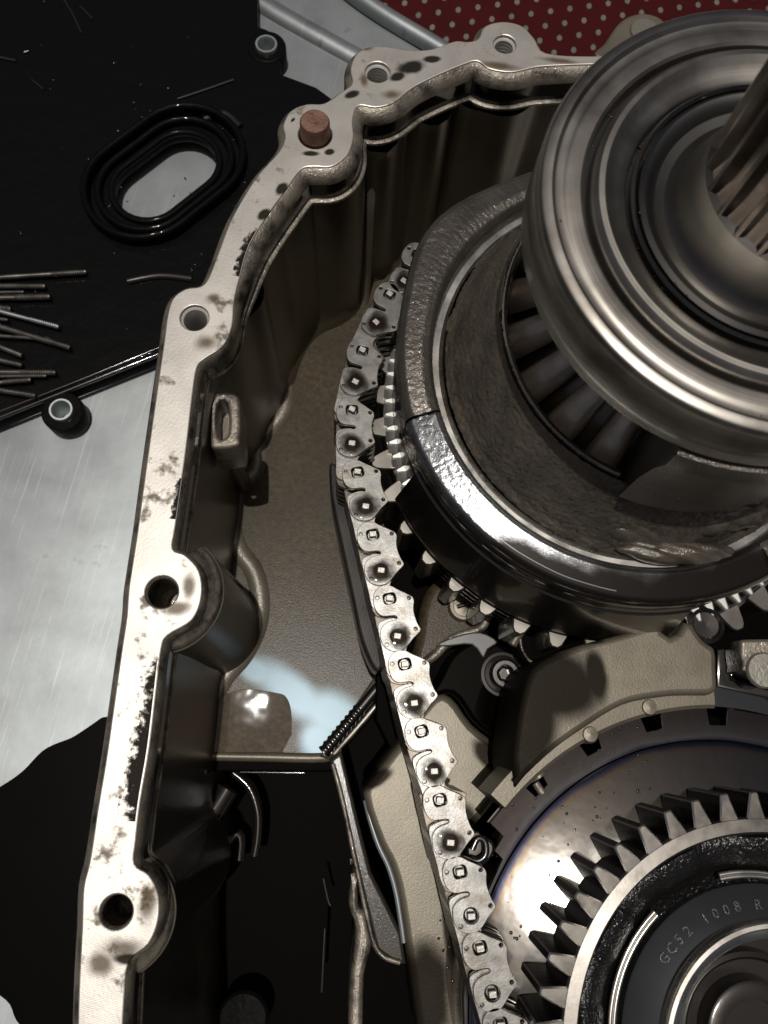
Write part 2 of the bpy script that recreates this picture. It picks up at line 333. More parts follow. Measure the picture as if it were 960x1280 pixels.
def stained(src, nm, spots, col, rough, coat=None, crough=.05, amax=.92, nz=.5, nsc=90, tint=None, metal=0.0, lo=.75, hi=1.2, spec=.15):
    '''a copy of material src with oil soaked in at the given places; spots = (pixel, height, half width mm, half height mm, angle)'''
    m = src.copy(); m.name = nm; nt = m.node_tree; N = nt.nodes; L = nt.links
    out = [n for n in N if n.type == 'OUTPUT_MATERIAL'][0]; prev = out.inputs['Surface'].links[0].from_socket
    g = N.new('ShaderNodeNewGeometry'); acc = None
    n1 = N.new('ShaderNodeTexNoise'); n1.inputs['Scale'].default_value = nsc; n1.inputs['Detail'].default_value = 3; L.new(g.outputs['Position'], n1.inputs['Vector'])
    for px, z, a, b, an in spots:
        q = U(*px, z); mp = N.new('ShaderNodeMapping'); mp.vector_type = 'TEXTURE'
        mp.inputs['Location'].default_value = (q.x*MM, q.y*MM, 0); mp.inputs['Rotation'].default_value = (0, 0, an); mp.inputs['Scale'].default_value = (a*MM, b*MM, 1)
        L.new(g.outputs['Position'], mp.inputs['Vector'])
        mu = N.new('ShaderNodeVectorMath'); mu.operation = 'MULTIPLY'; mu.inputs[1].default_value = (1, 1, 0); L.new(mp.outputs[0], mu.inputs[0])
        le = N.new('ShaderNodeVectorMath'); le.operation = 'LENGTH'; L.new(mu.outputs[0], le.inputs[0])
        if acc is None: acc = le.outputs['Value']
        else:
            mi = N.new('ShaderNodeMath'); mi.operation = 'SMOOTH_MIN'; mi.inputs[2].default_value = .25; L.new(acc, mi.inputs[0]); L.new(le.outputs['Value'], mi.inputs[1]); acc = mi.outputs[0]
    ad = N.new('ShaderNodeMath'); ad.operation = 'MULTIPLY_ADD'; ad.inputs[1].default_value = nz; L.new(n1.outputs['Fac'], ad.inputs[0]); L.new(acc, ad.inputs[2])
    mr = N.new('ShaderNodeMapRange'); mr.interpolation_type = 'SMOOTHSTEP'; mr.inputs['From Min'].default_value = lo+nz*.5-.25; mr.inputs['From Max'].default_value = hi+nz*.5-.25; mr.inputs['To Min'].default_value = amax; mr.inputs['To Max'].default_value = 0
    L.new(ad.outputs[0], mr.inputs['Value'])
    P = N.new('ShaderNodeBsdfPrincipled'); P.inputs['Base Color'].default_value = (*col, 1); P.inputs['Roughness'].default_value = rough; P.inputs['Metallic'].default_value = metal
    P.inputs['Specular IOR Level'].default_value = spec
    if coat: P.inputs['Coat Weight'].default_value = coat; P.inputs['Coat Roughness'].default_value = crough
    if tint: P.inputs['Specular Tint'].default_value = (*tint, 1); P.inputs['Specular IOR Level'].default_value = .55
    mx = N.new('ShaderNodeMixShader'); L.new(mr.outputs['Result'], mx.inputs['Fac']); L.new(prev, mx.inputs[1]); L.new(P.outputs[0], mx.inputs[2]); L.new(mx.outputs[0], out.inputs['Surface'])
    return m
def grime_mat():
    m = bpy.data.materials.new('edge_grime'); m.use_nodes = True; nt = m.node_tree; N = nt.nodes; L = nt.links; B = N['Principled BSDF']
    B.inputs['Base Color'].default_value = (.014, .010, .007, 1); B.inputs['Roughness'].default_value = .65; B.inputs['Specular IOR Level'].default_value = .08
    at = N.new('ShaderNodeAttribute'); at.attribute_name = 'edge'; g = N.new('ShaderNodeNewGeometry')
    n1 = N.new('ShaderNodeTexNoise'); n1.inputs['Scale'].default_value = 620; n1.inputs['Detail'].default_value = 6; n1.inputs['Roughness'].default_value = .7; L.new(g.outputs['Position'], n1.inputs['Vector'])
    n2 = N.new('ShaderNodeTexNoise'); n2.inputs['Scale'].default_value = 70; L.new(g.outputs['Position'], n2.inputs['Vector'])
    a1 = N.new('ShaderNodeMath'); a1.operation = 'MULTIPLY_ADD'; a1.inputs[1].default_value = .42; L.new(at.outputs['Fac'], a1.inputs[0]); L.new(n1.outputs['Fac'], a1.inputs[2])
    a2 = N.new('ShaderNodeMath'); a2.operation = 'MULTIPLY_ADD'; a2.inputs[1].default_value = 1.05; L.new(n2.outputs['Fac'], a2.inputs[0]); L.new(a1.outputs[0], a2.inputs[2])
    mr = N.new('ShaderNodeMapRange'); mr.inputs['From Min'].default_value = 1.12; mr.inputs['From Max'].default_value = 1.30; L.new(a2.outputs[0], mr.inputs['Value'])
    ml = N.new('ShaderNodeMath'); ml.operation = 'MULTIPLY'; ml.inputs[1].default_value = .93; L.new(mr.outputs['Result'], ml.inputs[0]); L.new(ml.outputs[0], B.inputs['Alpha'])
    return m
M['grime'] = grime_mat()
M['drop'] = drop_mat()
M['stain'] = drop_mat('brown_oil_stain', (.045, .026, .010), .82, .45, 1.15, .22)
M['blotch'] = drop_mat('dark_oil_blotch', (.008, .006, .004), .95, .75, .95, .12)
pass

# ------------------------------------------------------------------ outside of the case: floor, red mat, sheet tray, black cover
sheet('ground', [(-900, -900), (900, -900), (900, 900), (-900, 900)], -140, M['ground'], None, 'structure', 2)
# flange outlines (photo outline unprojected onto the machined face, z = 2 mm)
ZF = 2.0
outer_px = [(92, 1640), (94, 1450), (96, 1330), (98, 1240), (102, 1160), (104, 1110), (112, 1075), (122, 1010), (132, 950), (140, 895), (152, 810), (158, 770), (160, 740), (164, 712), (172, 660), (180, 600), (192, 515), (205, 425), (209, 395), (216, 373), (232, 361), (250, 358), (260, 348), (272, 318), (290, 272), (320, 222), (348, 190), (356, 172), (354, 156), (364, 138), (384, 130), (405, 129), (425, 116), (440, 104), (438, 86), (445, 68), (460, 59), (482, 58), (508, 62), (535, 62), (552, 57), (570, 51), (585, 52), (598, 48), (606, 33), (628, 27), (652, 32), (668, 48), (682, 66), (740, 70), (800, 66), (900, 60), (1010, 60)]
inner_px = [(1010, 84), (900, 80), (800, 80), (745, 80), (690, 82), (668, 84), (640, 90), (612, 86), (596, 76), (575, 82), (542, 96), (515, 110), (492, 128), (470, 134), (448, 132), (441, 150), (442, 172), (434, 194), (414, 208), (392, 208), (376, 212), (358, 236), (335, 268), (312, 306), (300, 346), (293, 375), (290, 408), (278, 433), (256, 448), (246, 460), (240, 500), (233, 560), (226, 610), (219, 660), (216, 686), (232, 694), (249, 714), (252, 745), (240, 775), (210, 794), (202, 810), (196, 860), (187, 935), (176, 1000), (170, 1050), (168, 1080), (186, 1094), (198, 1118), (198, 1150), (186, 1180), (162, 1202), (156, 1240), (152, 1330), (152, 1450), (152, 1640)]
outer = sm(XY(outer_px, ZF), False, 4); inner = sm(XY(inner_px, ZF), False, 4)
case = thing('gearbox_case', 'opened cast aluminium gearbox case with bright machined rim and oily dark interior', 'gearbox case', (*inner[100], -60))
holes_px = [((145, 1140), 20.5), ((202, 740), 20.5), ((243, 397), 17.5), ((472, 90), 15.5), ((631, 55), 14)]
HC = []
for (x, y), rp in holes_px:
    p = U(x, y, ZF); r = rp*(p-CAM).dot(fw)/F; HC.append(((p.x, p.y), r))
p = U(394, 168, ZF); PINC = ((p.x, p.y), 21*(p-CAM).dot(fw)/F)
RB = [((258, 428), 5.2, 3.6, .5), ((222, 760), 5.5, 2.6, .4), ((236, 735), 2.4, 5, .2), ((152, 1186), 6.5, 4.2, .1), ((184, 1128), 3.4, 8, .1), ((125, 1205), 4.5, 4, 0), ((266, 372), 3.2, 2.4, .4), ((490, 118), 5, 3, .3), ((622, 82), 9, 2.2, .1), ((700, 76), 10, 1.6, .1), ((456, 60), 4, 1.6, .2), ((455, 100), 2, 4, .3)]
RD = [((352, 236), 2.2, 4.0, -.4), ((330, 268), 2.2, 3.6, -.5), ((388, 192), 4, 1.5, .2), ((412, 190), 2.4, 1.6, .5), ((514, 84), 6.5, 3.8, .5), ((540, 74), 4.5, 2, .3), ((497, 96), 4, 2.4, .6), ((440, 118), 4, 2.0, .7), ((160, 1200), 5, 2.0, .1), ((366, 150), .8, 1.6, -.4)]
M['rimst'] = stained(M['flange'], 'rim_brown_stains', [(p_, ZF, a_, b_, n_) for p_, a_, b_, n_ in RB], (.075, .045, .016), .6, None, .05, .85, .7, 140, lo=.45, hi=1.25, spec=.12)
M['rimst'] = stained(M['rimst'], 'stained_machined_rim', [(p_, ZF, a_, b_, n_) for p_, a_, b_, n_ in RD], (.010, .008, .005), .75, None, .05, .96, .5, 240, lo=.7, hi=1.12, spec=.03)
plate('rim', outer+inner, [circ(c, r, 32) for c, r in HC]+[circ(*PINC, 32)], -9, ZF, M['rimst'], case, .35)
# lower skirt of the rim, a little wider outside: the dark edge along its outer side

sweep('rim_skirt', outer, [(0.0, ZF-1.3, 0), (-1.3, ZF-2.0, 0), (-2.0, ZF-3.0, 0), (-2.2, -11, 1), (-1.0, -14, 4), (2.0, -50, 8), (3.0, -98, 10)], M['lip'], case, 1)
for i, ((c, r), d) in enumerate(zip(HC, (26, 26, 26, 13, 9.5))):
    prof = [(r+.9, ZF-.35), (r+.1, ZF-1.1)]
    z = ZF-1.2
    thr = i in (2, 3, 4)
    while z > ZF-d:
        prof += [(r-.1, z), (r-(.62 if thr else .4), z-.62), (r-.1, z-1.24)]; z -= 1.3
    prof += [(0.01, z)]
    lathe('bolt_hole', prof, c, M['thread'] if thr else M['lip'], case, 32)
# wall with deep rounded foot
def wall_k(p_):
    d = Vector((p_[0], p_[1], ZF))-CAM; y = 640-F*d.dot(up)/d.dot(fw); t = max(0, min(1, (y-300)/110))
    return 1-.62*t*t*(3-2*t)
sweep('rim_lip', inner, [(-.25, ZF-.45, 0), (.6, ZF-.7, 0), (1.8, ZF-1.5, 0), (2.7, ZF-2.4, 1), (3.2, ZF-3.6, 1), (3.3, ZF-4.5, 1)], M['lip'], case, -1, 50, wall_k)
sweep('oily_band', inner, [(3.25, ZF-4.2, 1), (3.1, -6, 2), (3.1, -9.6, 3)], M['oilsteel'], case, -1, 50, wall_k)
sweep('oil_ledge', inner, [(3.0, -9.4, 3), (3.9, -9.3, 3), (4.6, -9.7, 3), (4.7, -10.6, 3)], M['lip'], case, -1, 50, wall_k)
wallp = lap(inner, 2)
def bulge(path, px, amp, wd):
    q = U(*px, ZF); c = Vector((q.x, q.y)); out = []
    for i, p_ in enumerate(path):
        t = (path[min(i+1, len(path)-1)]-path[max(i-1, 0)]).normalized(); n = Vector((-t.y, t.x)); d = (p_-c).length
        out.append(p_+n*amp*math.exp(-(d/wd)**2))
    return out
def dense(path, step=1.0):
    out = [path[0]]
    for a, b in zip(path, path[1:]):
        k = max(1, int((b-a).length/step))
        out += [a+(b-a)*j/k for j in range(1, k+1)]
    return out
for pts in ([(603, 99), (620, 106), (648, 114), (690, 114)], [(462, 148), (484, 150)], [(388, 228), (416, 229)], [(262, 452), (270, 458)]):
    ptube('ledge_oil', pts, -9.0, .55, M['bead'], case)  # pale tubes shaped as bright reflections in the ledge oil
q = U(474, 136, ZF); tube('wall_rib', [(q.x, q.y-5.0, -26), (q.x+.1, q.y-8.6, -40), (q.x+.2, q.y-10.2, -55), (q.x+.4, q.y-12, -74), (q.x+.6, q.y-15, -88), (q.x+.6, q.y-18, -92)], 1.6, M['ridge'], case, 16, 3.0)
wallp = dense(wallp)
for px, amp, wd in (((474, 136), 8.0, 2.4), ((540, 97), 5.5, 3.5), ((448, 140), -3.0, 4), ((600, 78), 4.0, 5), ((508, 116), -3.0, 5), ((570, 84), -2.5, 4), ((300, 346), 3.0, 4), ((345, 252), -2.5, 8), ((640, 92), 4, 5)):
    wallp = bulge(wallp, px, amp, wd)
sweep('cast_wall', wallp, [(4.4, -9.6, 3), (4.5, -11, 3), (4.6, -14, 3), (5.0, -40, 4), (5.6, -70, 7), (6.2, -82, 20), (7.2, -87.5, 30), (9, -90.2, 40), (9.5, -140, 40)], M['wall'], case, -1, 50, wall_k)
# copper coloured dowel stub standing in the rim
cpin, rp_ = PINC
lathe('dowel_pin', [(.01, ZF+5.9), (rp_*.80, ZF+5.9), (rp_*.88, ZF+5.2), (rp_*.90, ZF-1), (rp_*.90, ZF-8)], cpin, M['copper'], case, 40)
lathe('pin_socket', [(rp_+.2, ZF-.5), (rp_+.02, ZF-8), (.01, ZF-8.2)], cpin, M['hole'], case, 32)
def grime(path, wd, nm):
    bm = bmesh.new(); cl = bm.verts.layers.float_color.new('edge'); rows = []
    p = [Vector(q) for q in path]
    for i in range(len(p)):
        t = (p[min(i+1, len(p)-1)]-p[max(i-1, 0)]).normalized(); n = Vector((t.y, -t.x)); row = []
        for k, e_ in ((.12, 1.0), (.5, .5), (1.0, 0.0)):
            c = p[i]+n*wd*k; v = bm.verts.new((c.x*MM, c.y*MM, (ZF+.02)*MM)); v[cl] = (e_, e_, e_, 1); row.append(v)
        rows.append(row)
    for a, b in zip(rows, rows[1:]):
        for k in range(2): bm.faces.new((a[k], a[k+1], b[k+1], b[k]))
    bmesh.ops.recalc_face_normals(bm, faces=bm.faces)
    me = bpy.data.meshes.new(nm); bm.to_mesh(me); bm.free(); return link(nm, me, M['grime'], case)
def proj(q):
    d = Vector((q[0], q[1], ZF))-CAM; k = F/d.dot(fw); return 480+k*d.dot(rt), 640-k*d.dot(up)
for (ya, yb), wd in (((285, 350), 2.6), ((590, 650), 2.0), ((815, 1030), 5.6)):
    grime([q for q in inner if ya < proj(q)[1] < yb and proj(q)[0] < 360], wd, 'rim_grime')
# plugged boss behind the bearing
pb = U(806, 40, -12)
plate('side_boss', XY(sm([(745, 70), (757, 52), (776, 26), (800, 16), (826, 22), (842, 45), (850, 80), (800, 95)]), -12), [], -40, -12, M['pale'], case, 1.0)
lathe('boss_plug', [(.01, -11.2), (5.2, -11.2), (5.6, -11.8)], (pb.x, pb.y), mat('grey_plug', (.16, .15, .125), .3, .5, bump=.5, bscale=900), case, 28)
# brown floor with its lower ledge
ZFL = -90
floor_px = [(250, 946), (410, 948), (430, 930), (470, 880), (560, 800), (700, 620), (700, 200), (520, 180), (440, 220), (360, 330), (250, 560), (215, 700), (225, 850)]
M['floorfilm'] = stained(M['floor'], 'floor_with_oil_film', [((366, 866), ZFL, 29, 10.5, -.45), ((415, 893), ZFL, 20, 13, -.1), ((398, 925), ZFL, 11, 12, .3), ((490, 900), ZFL, 10, 18, .2), ((318, 838), ZFL, 12, 7, -.3)], (.03, .027, .022), .30, None, .05, .92, .16, 110, (.66, .87, 1.0), lo=.55, hi=1.12)  # blue-tinted oil patch painted in the shape of a sky reflection
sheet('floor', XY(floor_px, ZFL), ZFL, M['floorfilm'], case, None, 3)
ptube('floor_ledge', [(244, 944), (270, 945), (330, 946), (405, 947), (418, 938)], -90.2, 1.8, M['pale'], case)
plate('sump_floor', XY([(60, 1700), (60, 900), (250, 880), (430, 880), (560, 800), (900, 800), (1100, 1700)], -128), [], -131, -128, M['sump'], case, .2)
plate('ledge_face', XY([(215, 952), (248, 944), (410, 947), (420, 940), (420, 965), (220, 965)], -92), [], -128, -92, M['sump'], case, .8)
# vertical ribs on the wall
# rounded foot ridge along the floor (the raised casting edge)
ptube('floor_ridge', [(458, 338), (440, 348), (418, 357), (395, 362), (383, 380), (370, 410), (352, 440), (345, 462), (356, 485), (355, 515), (335, 540), (322, 550), (323, 572), (318, 592), (303, 604), (294, 625), (292, 665), (300, 690), (318, 715), (326, 750), (322, 785), (305, 820), (280, 850), (258, 900), (250, 945)], -92.6, 4.6, M['ridge'], case, 4, 20)
ptube('floor_ridge', [(458, 338), (470, 313), (495, 303), (520, 282), (545, 262), (575, 258)], -92.6, 4.6, M['ridge'], case, 4, 20)
# boxed lug on the left wall
lug = plate('wall_lug', XY(sm([(266, 497), (276, 490), (294, 491), (300, 502), (300, 545), (296, 557), (268, 560), (263, 548)], True, 3), -18), [XY(sm([(271, 505), (284, 503), (285, 541), (272, 546)], True, 3), -18)], -40, -18, M['lip'], case, 1.1, None, 2)
ptube('lug_stem', [(280, 556), (288, 575), (300, 596), (304, 606)], [-44, -62, -78, -86], 3.2, M['wall'], case)
plate('lug_back', XY([(264, 492), (298, 492), (299, 558), (264, 560)], -30), [], -54, -30, M['wall'], case, 1)
# boss foot steps near the middle and lower bolt holes
for (x, y), r in (((205, 742), 74), ((145, 1140), 74)):
    q = U(x, y, -9); rr = r*(q-CAM).dot(fw)/F
    r0_ = rr*.64
    cast_lathe('boss_lip', [(r0_-.4, ZF-.5), (r0_+.6, ZF-.9), (rr-1.6, -3.4), (rr-.5, -4.3), (rr, -5.6), (rr+.1, -7)], (q.x, q.y), M['lip'], case, math.radians(-104), math.radians(62), .09, 2.2, .45)
    lathe('boss_edge', [(rr+.1, -6.8), (rr+.45, -7.0), (rr+.5, -7.6)], (q.x, q.y), M['pale'], case, 48, math.radians(-104), math.radians(62))
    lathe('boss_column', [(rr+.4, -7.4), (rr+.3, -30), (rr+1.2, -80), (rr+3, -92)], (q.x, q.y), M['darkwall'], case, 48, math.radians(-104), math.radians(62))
# ribs and glossy lines down in the black sump
for pts, z, r in (([(232, 1100), (268, 1068), (298, 1042), (299, 1075)], -112, 2.2), ([(292, 966), (312, 985), (322, 1015), (322, 1045), (318, 1070)], -104, 1.6), ([(300, 965), (380, 966)], -100, .5),
                  ([(230, 1260), (236, 1210), (252, 1180)], -100, 2.4), ([(404, 1098), (410, 1125), (413, 1132)], -95, .5), ([(406, 1160), (402, 1240)], -95, .6), ([(230, 1200), (210, 1262), (204, 1300)], -90, 5),
                  ([(180, 1040), (215, 1000), (250, 965)], -95, 6.0), ([(205, 1105), (245, 1050), (285, 985)], -100, 4.5)):
    ptube('sump_rib', pts, z, r, M['sumprib'], case, 5)
q = U(305, 1270, -110); lathe('sump_boss', [(9, -128), (9, -108), (8, -107), (.01, -107)], (q.x, q.y), M['black'], case, 32)
plate('sump_shelf', XY([(160, 1030), (200, 960), (262, 962), (215, 1020), (180, 1060)], -80), [], -110, -80, M['steelbl'], case, 2)
DK = (.010, .0075, .005)
M['webpale'] = stained(M['pale'], 'oily_bare_web', [((500, 1260), -44, 16, 22, .2), ((535, 1235), -44, 9, 18, .3), ((470, 975), -44, 8, 3, .7), ((560, 1130), -44, 3, 22, .25), ((612, 945), -48, 9, 4.5, -.6), ((575, 1030), -48, 8, 9, .3), ((645, 985), -48, 8, 12, -.6)], DK, .7, None, .03, .94, .5, 80, spec=.04)
M['guidepale'] = stained(M['pale'], 'oil_smeared_guide', [((697, 856), -6, 14.5, 12.5, .25), ((664, 905), -6, 10, 16, .1), ((640, 968), -6, 9, 9, 0), ((740, 800), -6, 5, 1.5, .2), ((745, 842), -6, 4, 9, .3)], DK, .7, None, .03, .95, .45, 60, lo=.8, hi=1.3, spec=.04)
# --- webs of the casting to both sides of the chain
plate('web', XY(sm([(455, 994), (470, 968), (503, 925), (522, 905), (548, 960), (575, 1060), (572, 1150), (566, 1220), (580, 1340), (535, 1340), (516, 1240), (500, 1128), (488, 1082), (473, 1052)], True, 3), -44), [], -80, -44, M['webpale'], case, 2.2, None, 3)
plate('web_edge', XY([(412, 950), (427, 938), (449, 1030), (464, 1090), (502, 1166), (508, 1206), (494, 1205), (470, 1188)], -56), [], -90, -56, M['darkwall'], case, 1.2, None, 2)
ptube('web_lip', [(416, 955), (428, 1000), (447, 1090), (460, 1150), (468, 1180), (480, 1196), (500, 1203)], -55.5, .8, M['lip'], case)
plate('strut', XY(sm([(443, 1087), (436, 1130), (445, 1163), (438, 1218), (436, 1300), (452, 1300), (455, 1220), (464, 1184), (458, 1142), (449, 1135), (447, 1112)], True, 3), -66), [], -95, -66, M['lip'], case, 1.6, None, 2)
plate('web', XY(sm([(505, 930), (540, 872), (565, 872), (590, 905), (622, 930), (642, 945), (630, 985), (596, 1030), (570, 1040), (540, 1000)], True, 3), -48), [], -80, -48, M['webpale'], case, 2.5, None, 3)
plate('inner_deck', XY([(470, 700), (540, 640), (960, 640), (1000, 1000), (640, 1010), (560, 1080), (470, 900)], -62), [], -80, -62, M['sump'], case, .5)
plate('cast_pad', XY(sm([(506, 850), (520, 800), (530, 745), (560, 715), (620, 700), (668, 742), (620, 765), (598, 790), (560, 812), (525, 840)], True, 3), -46), [], -62, -46, M['floor'], case, 3, None, 3)
ptube('cast_pad_edge', [(520, 836), (545, 818), (565, 798), (600, 786), (612, 770), (640, 752)], -46.5, 1.5, M['lip'], case)
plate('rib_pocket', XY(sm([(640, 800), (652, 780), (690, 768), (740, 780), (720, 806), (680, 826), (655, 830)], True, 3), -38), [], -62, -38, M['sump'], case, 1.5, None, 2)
ptube('pocket_rim', [(650, 788), (652, 810), (662, 826), (676, 830)], -37, .5, M['lip'], case)
ptube('cast_rib', [(640, 806), (650, 790), (668, 776), (690, 770)], -37, 1.6, M['pale'], case)
# crossing floor rib with two sharp edges
plate('floor_rib', XY([(399, 946), (412, 925), (438, 890), (462, 855), (478, 832), (490, 842), (486, 862), (455, 905), (425, 942), (412, 950)], -74), [], -90, -74, M['wall'], case, 1.6, None, 2)
ptube('rib_edge', [(405, 944), (440, 893), (478, 842)], -73.6, 1.1, M['lip'], case, 1)
ptube('rib_edge', [(420, 936), (455, 890), (488, 852)], -73.2, .9, M['wall'], case, 1)
# ridged rod and a plain rod crossing behind the chain
rodt = thing('ridged_rod', 'dark ridged steel rod slanting up from the floor ledge behind the chain', 'rod', (*XY([(450, 890)], -71)[0], -74))
pa_, pb2 = U(405, 940, -71), U(490, 838, -66); dd = pb2-pa_; ax = dd.normalized(); s1_ = ax.cross(Vector((0, 0, 1))).normalized(); s2_ = s1_.cross(ax)
bm = bmesh.new(); rows = []; nn_ = 64
for i in range(nn_+1):
    t = i/nn_; rr_ = 2.0+(.42 if (i % 4 in (0, 1) and t < .55) else 0)
    rows.append([bm.verts.new((pa_+dd*t+s1_*rr_*math.cos(k*math.pi/7)+s2_*rr_*math.sin(k*math.pi/7))*MM) for k in range(14)])
for x, y in zip(rows, rows[1:]):
    for k in range(14): bm.faces.new((x[k], x[(k+1) % 14], y[(k+1) % 14], y[k]))
bm.faces.new(rows[0]); bm.faces.new(rows[-1]); bmesh.ops.recalc_face_normals(bm, faces=bm.faces)
me = bpy.data.meshes.new('shaft'); bm.to_mesh(me); bm.free(); link('shaft', me, M['steelbl'], rodt, None, 40)
ptube('side_rod', [(418, 942), (455, 900), (494, 853)], [-73, -71, -69], 1.7, M['gear'], rodt, 3, 12)
# pale curved guide wall round the lower gear
GB = (119.0, -112.0)
hole_c = U(838, 778, -6)
plate('guide_wall', XY(sm([(642, 948), (648, 900), (660, 850), (676, 828), (720, 808), (780, 792), (826, 777)], False, 4)
      + [(829, 790), (838, 796), (848, 792), (856, 777)] + sm([(866, 780), (880, 800), (895, 812), (897, 838), (897, 862), (886, 869)], False, 3) + sm([(860, 869), (830, 871), (780, 881), (730, 911), (695, 936), (660, 968), (646, 985)], False, 4), -6), [], -40, -6, M['guidepale'], case, 1.8, None, 3)
a0, a1 = math.radians(101), math.radians(150)
lathe('guide_lip', [(80.0, -11), (81, -10.2), (86, -10.2), (86.2, -30), (80, -30)], GB, M['pale'], case, 40, a0, a1)
for px in ((812, 884), (738, 918)):
    q = U(*px, -10); lathe('lip_tab', [(.01, -9.5), (2.0, -9.7), (2.6, -11), (2.8, -20)], (q.x, q.y), M['pale'], case, 16)
q = U(838, 781, -8); lathe('guide_hole', [(4.6, -7), (4.2, -8), (4.1, -12), (.01, -12)], (q.x, q.y), M['steelbl'], case, 28)
q = U(655, 958, -18); tube('guide_peg', [(q.x-4, q.y+5, -14), (q.x+3.5, q.y-2, -13.5)], 2.6, M['pale'], case, 16)
tube('peg_tip', [(q.x+3.0, q.y-3.6, -14.5), (q.x+5.4, q.y-6, -14.5)], 1.1, M['lip'], case, 12)
plate('side_plate', XY([(897, 812), (930, 808), (1000, 820), (1000, 900), (960, 872), (897, 858)], -16), [], -22, -16, M['steelbl'], case, .5)
plate('side_plate', XY([(912, 832), (1000, 846), (1000, 872), (914, 850)], -14.5), [], -16, -14.5, M['black'], case, .3)
plate('side_lug', XY(sm([(926, 806), (935, 799), (1000, 804), (1010, 840), (1000, 858), (934, 842), (928, 830)], True, 3), -6), [], -16, -6, M['lip'], case, 1, None, 2)
q = U(955, 838, -5.5); lathe('lug_bolt', [(.01, -4.9), (4.6, -5.0), (5.0, -5.5), (5.1, -6.2)], (q.x, q.y), mat('cast_bolt', (.26, .245, .21), .5, .5, bump=.8, bscale=900), case, 28)

# oil standing in the case
oil = thing('oil_pool', 'small clear oil pool with a bright glint on the brown floor by the ledge', 'oil pool', (*XY([(380, 880)], ZFL)[0], ZFL))
oil2 = thing('oil_pool', 'black oil pool between the chain and the pale curved guide wall', 'oil pool', (*XY([(600, 850)], -46)[0], -46))
plate('pool', XY(sm([(536, 872), (548, 848), (565, 818), (590, 800), (612, 798), (636, 810), (648, 830), (668, 850), (690, 880), (672, 920), (644, 948), (622, 926), (592, 902), (566, 868)], True, 4), -45), [], -52, -45, M['oil'], oil2, 1.6, None, 3)
plate('meniscus', XY(sm([(545, 806), (570, 795), (600, 790), (622, 802), (610, 812), (604, 822), (590, 806), (560, 808)], True, 3), -44.6), [], -46, -44.6, M['film'], oil2, .5)  # light patch laid on the pool as its sky reflection
# white highlight along the web, shaped as a pale strip of oil
oil4 = thing('oil_bead', 'thin bright bead of oil running along the left edge of the pale web', 'oil bead', (*XY([(473, 1052)], -50)[0], -50))
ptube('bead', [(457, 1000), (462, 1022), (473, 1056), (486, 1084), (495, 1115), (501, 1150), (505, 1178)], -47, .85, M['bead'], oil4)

plate('floor_pool', XY(sm([(256, 940), (250, 905), (262, 880), (300, 862), (345, 866), (358, 872), (364, 890), (366, 925), (376, 936), (395, 941)], True, 4), ZFL+.45), [], ZFL-1.6, ZFL+.55, M['wetfloor'], oil, .15)
q = U(312, 905, ZFL); fp = oil.children[-1]; Tm = Matrix.Translation(q*MM); fp.data.transform(Tm @ Matrix.Rotation(math.radians(1.95), 4, 'Y') @ Matrix.Rotation(math.radians(.54), 4, 'X') @ Tm.inverted())
# black puddle on the tray and the tray itself
ZT = -96
# the sheet lies left of the case; its right edge runs under the case wall
case_mid = lap(outer, 12)
tray_edge = [(v.x+6, v.y) for v in case_mid][0:170:3]
far = XY([(560, 78), (470, 8), (440, -30), (420, -80)], ZT)
tray_out = tray_edge+[(tray_edge[-1][0]+2, tray_edge[-1][1]+10)]+far+[(-150, 420), (-420, 420), (-420, -420), (tray_edge[0][0], -420)]
tray = sheet('metal_tray', tray_out, ZT, M['tray'], None, 'structure', 2)
for off, r in ((6, 6.0),):
    ptube('tray_bead', [(250-off, -50+off*.2), (330-off, 6+off*.35), (400-off, 46+off*.5), (470-off, 84+off*.6)], ZT-2.5, r, M['tray'], tray)
ptube('tray_rolled_edge', [(405, -40), (440, -8), (480, 20), (530, 50), (580, 80)], ZT+2, 4.5, M['tray'], tray)
pud = sm([(-60, 1010), (0, 985), (40, 950), (75, 928), (105, 912), (130, 896), (150, 900), (165, 960), (170, 1200), (120, 1330), (60, 1310), (20, 1275), (0, 1245), (-60, 1200)], True, 5)
pud = [(x+1.6*math.sin(i*.9)+1.1*math.sin(i*.37), y+1.6*math.cos(i*.7)) for i, (x, y) in enumerate(pud)]
o = plate('oil_puddle', XY(pud, ZT+.8), [], ZT+.05, ZT+.8, M['oil'], None, .35); o['label'] = 'black oil puddle spread over the metal tray left of the case'; o['category'] = 'oil puddle'
# red mat with real holes
ZM = -112
mc = XY([(380, -60), (1100, -60), (1100, 230), (560, 130)], ZM)
mat_out = XY([(300, -120), (1150, -120), (1150, 260), (480, 260), (420, 60)], ZM)
holes = []
def inside(p, poly):
    x, y = p; c = False
    for (x1, y1), (x2, y2) in zip(poly, poly[1:]+poly[:1]):
        if (y1 > y) != (y2 > y) and x < (x2-x1)*(y-y1)/(y2-y1)+x1: c = not c
    return c
hexr = XY([(430, -35), (990, -35), (990, 130), (600, 120), (440, 45)], ZM)
for i in range(-60, 60):
    for j in range(-60, 60):
        a = .42; x0, y0 = (i+.5*(j % 2))*10.6, j*8.6
        p = (60+x0*math.cos(a)-y0*math.sin(a), 260+x0*math.sin(a)+y0*math.cos(a))
        if inside(p, hexr): holes.append([(p[0]+1.5*math.cos(k*math.pi/5), p[1]+2.1*math.sin(k*math.pi/5)) for k in range(10)])
mo = plate('red_mat', mat_out, holes, ZM-3, ZM, M['red'], None, .3); mo['label'] = 'red perforated rubber mat with pale holes behind the case'; mo['category'] = 'mat'
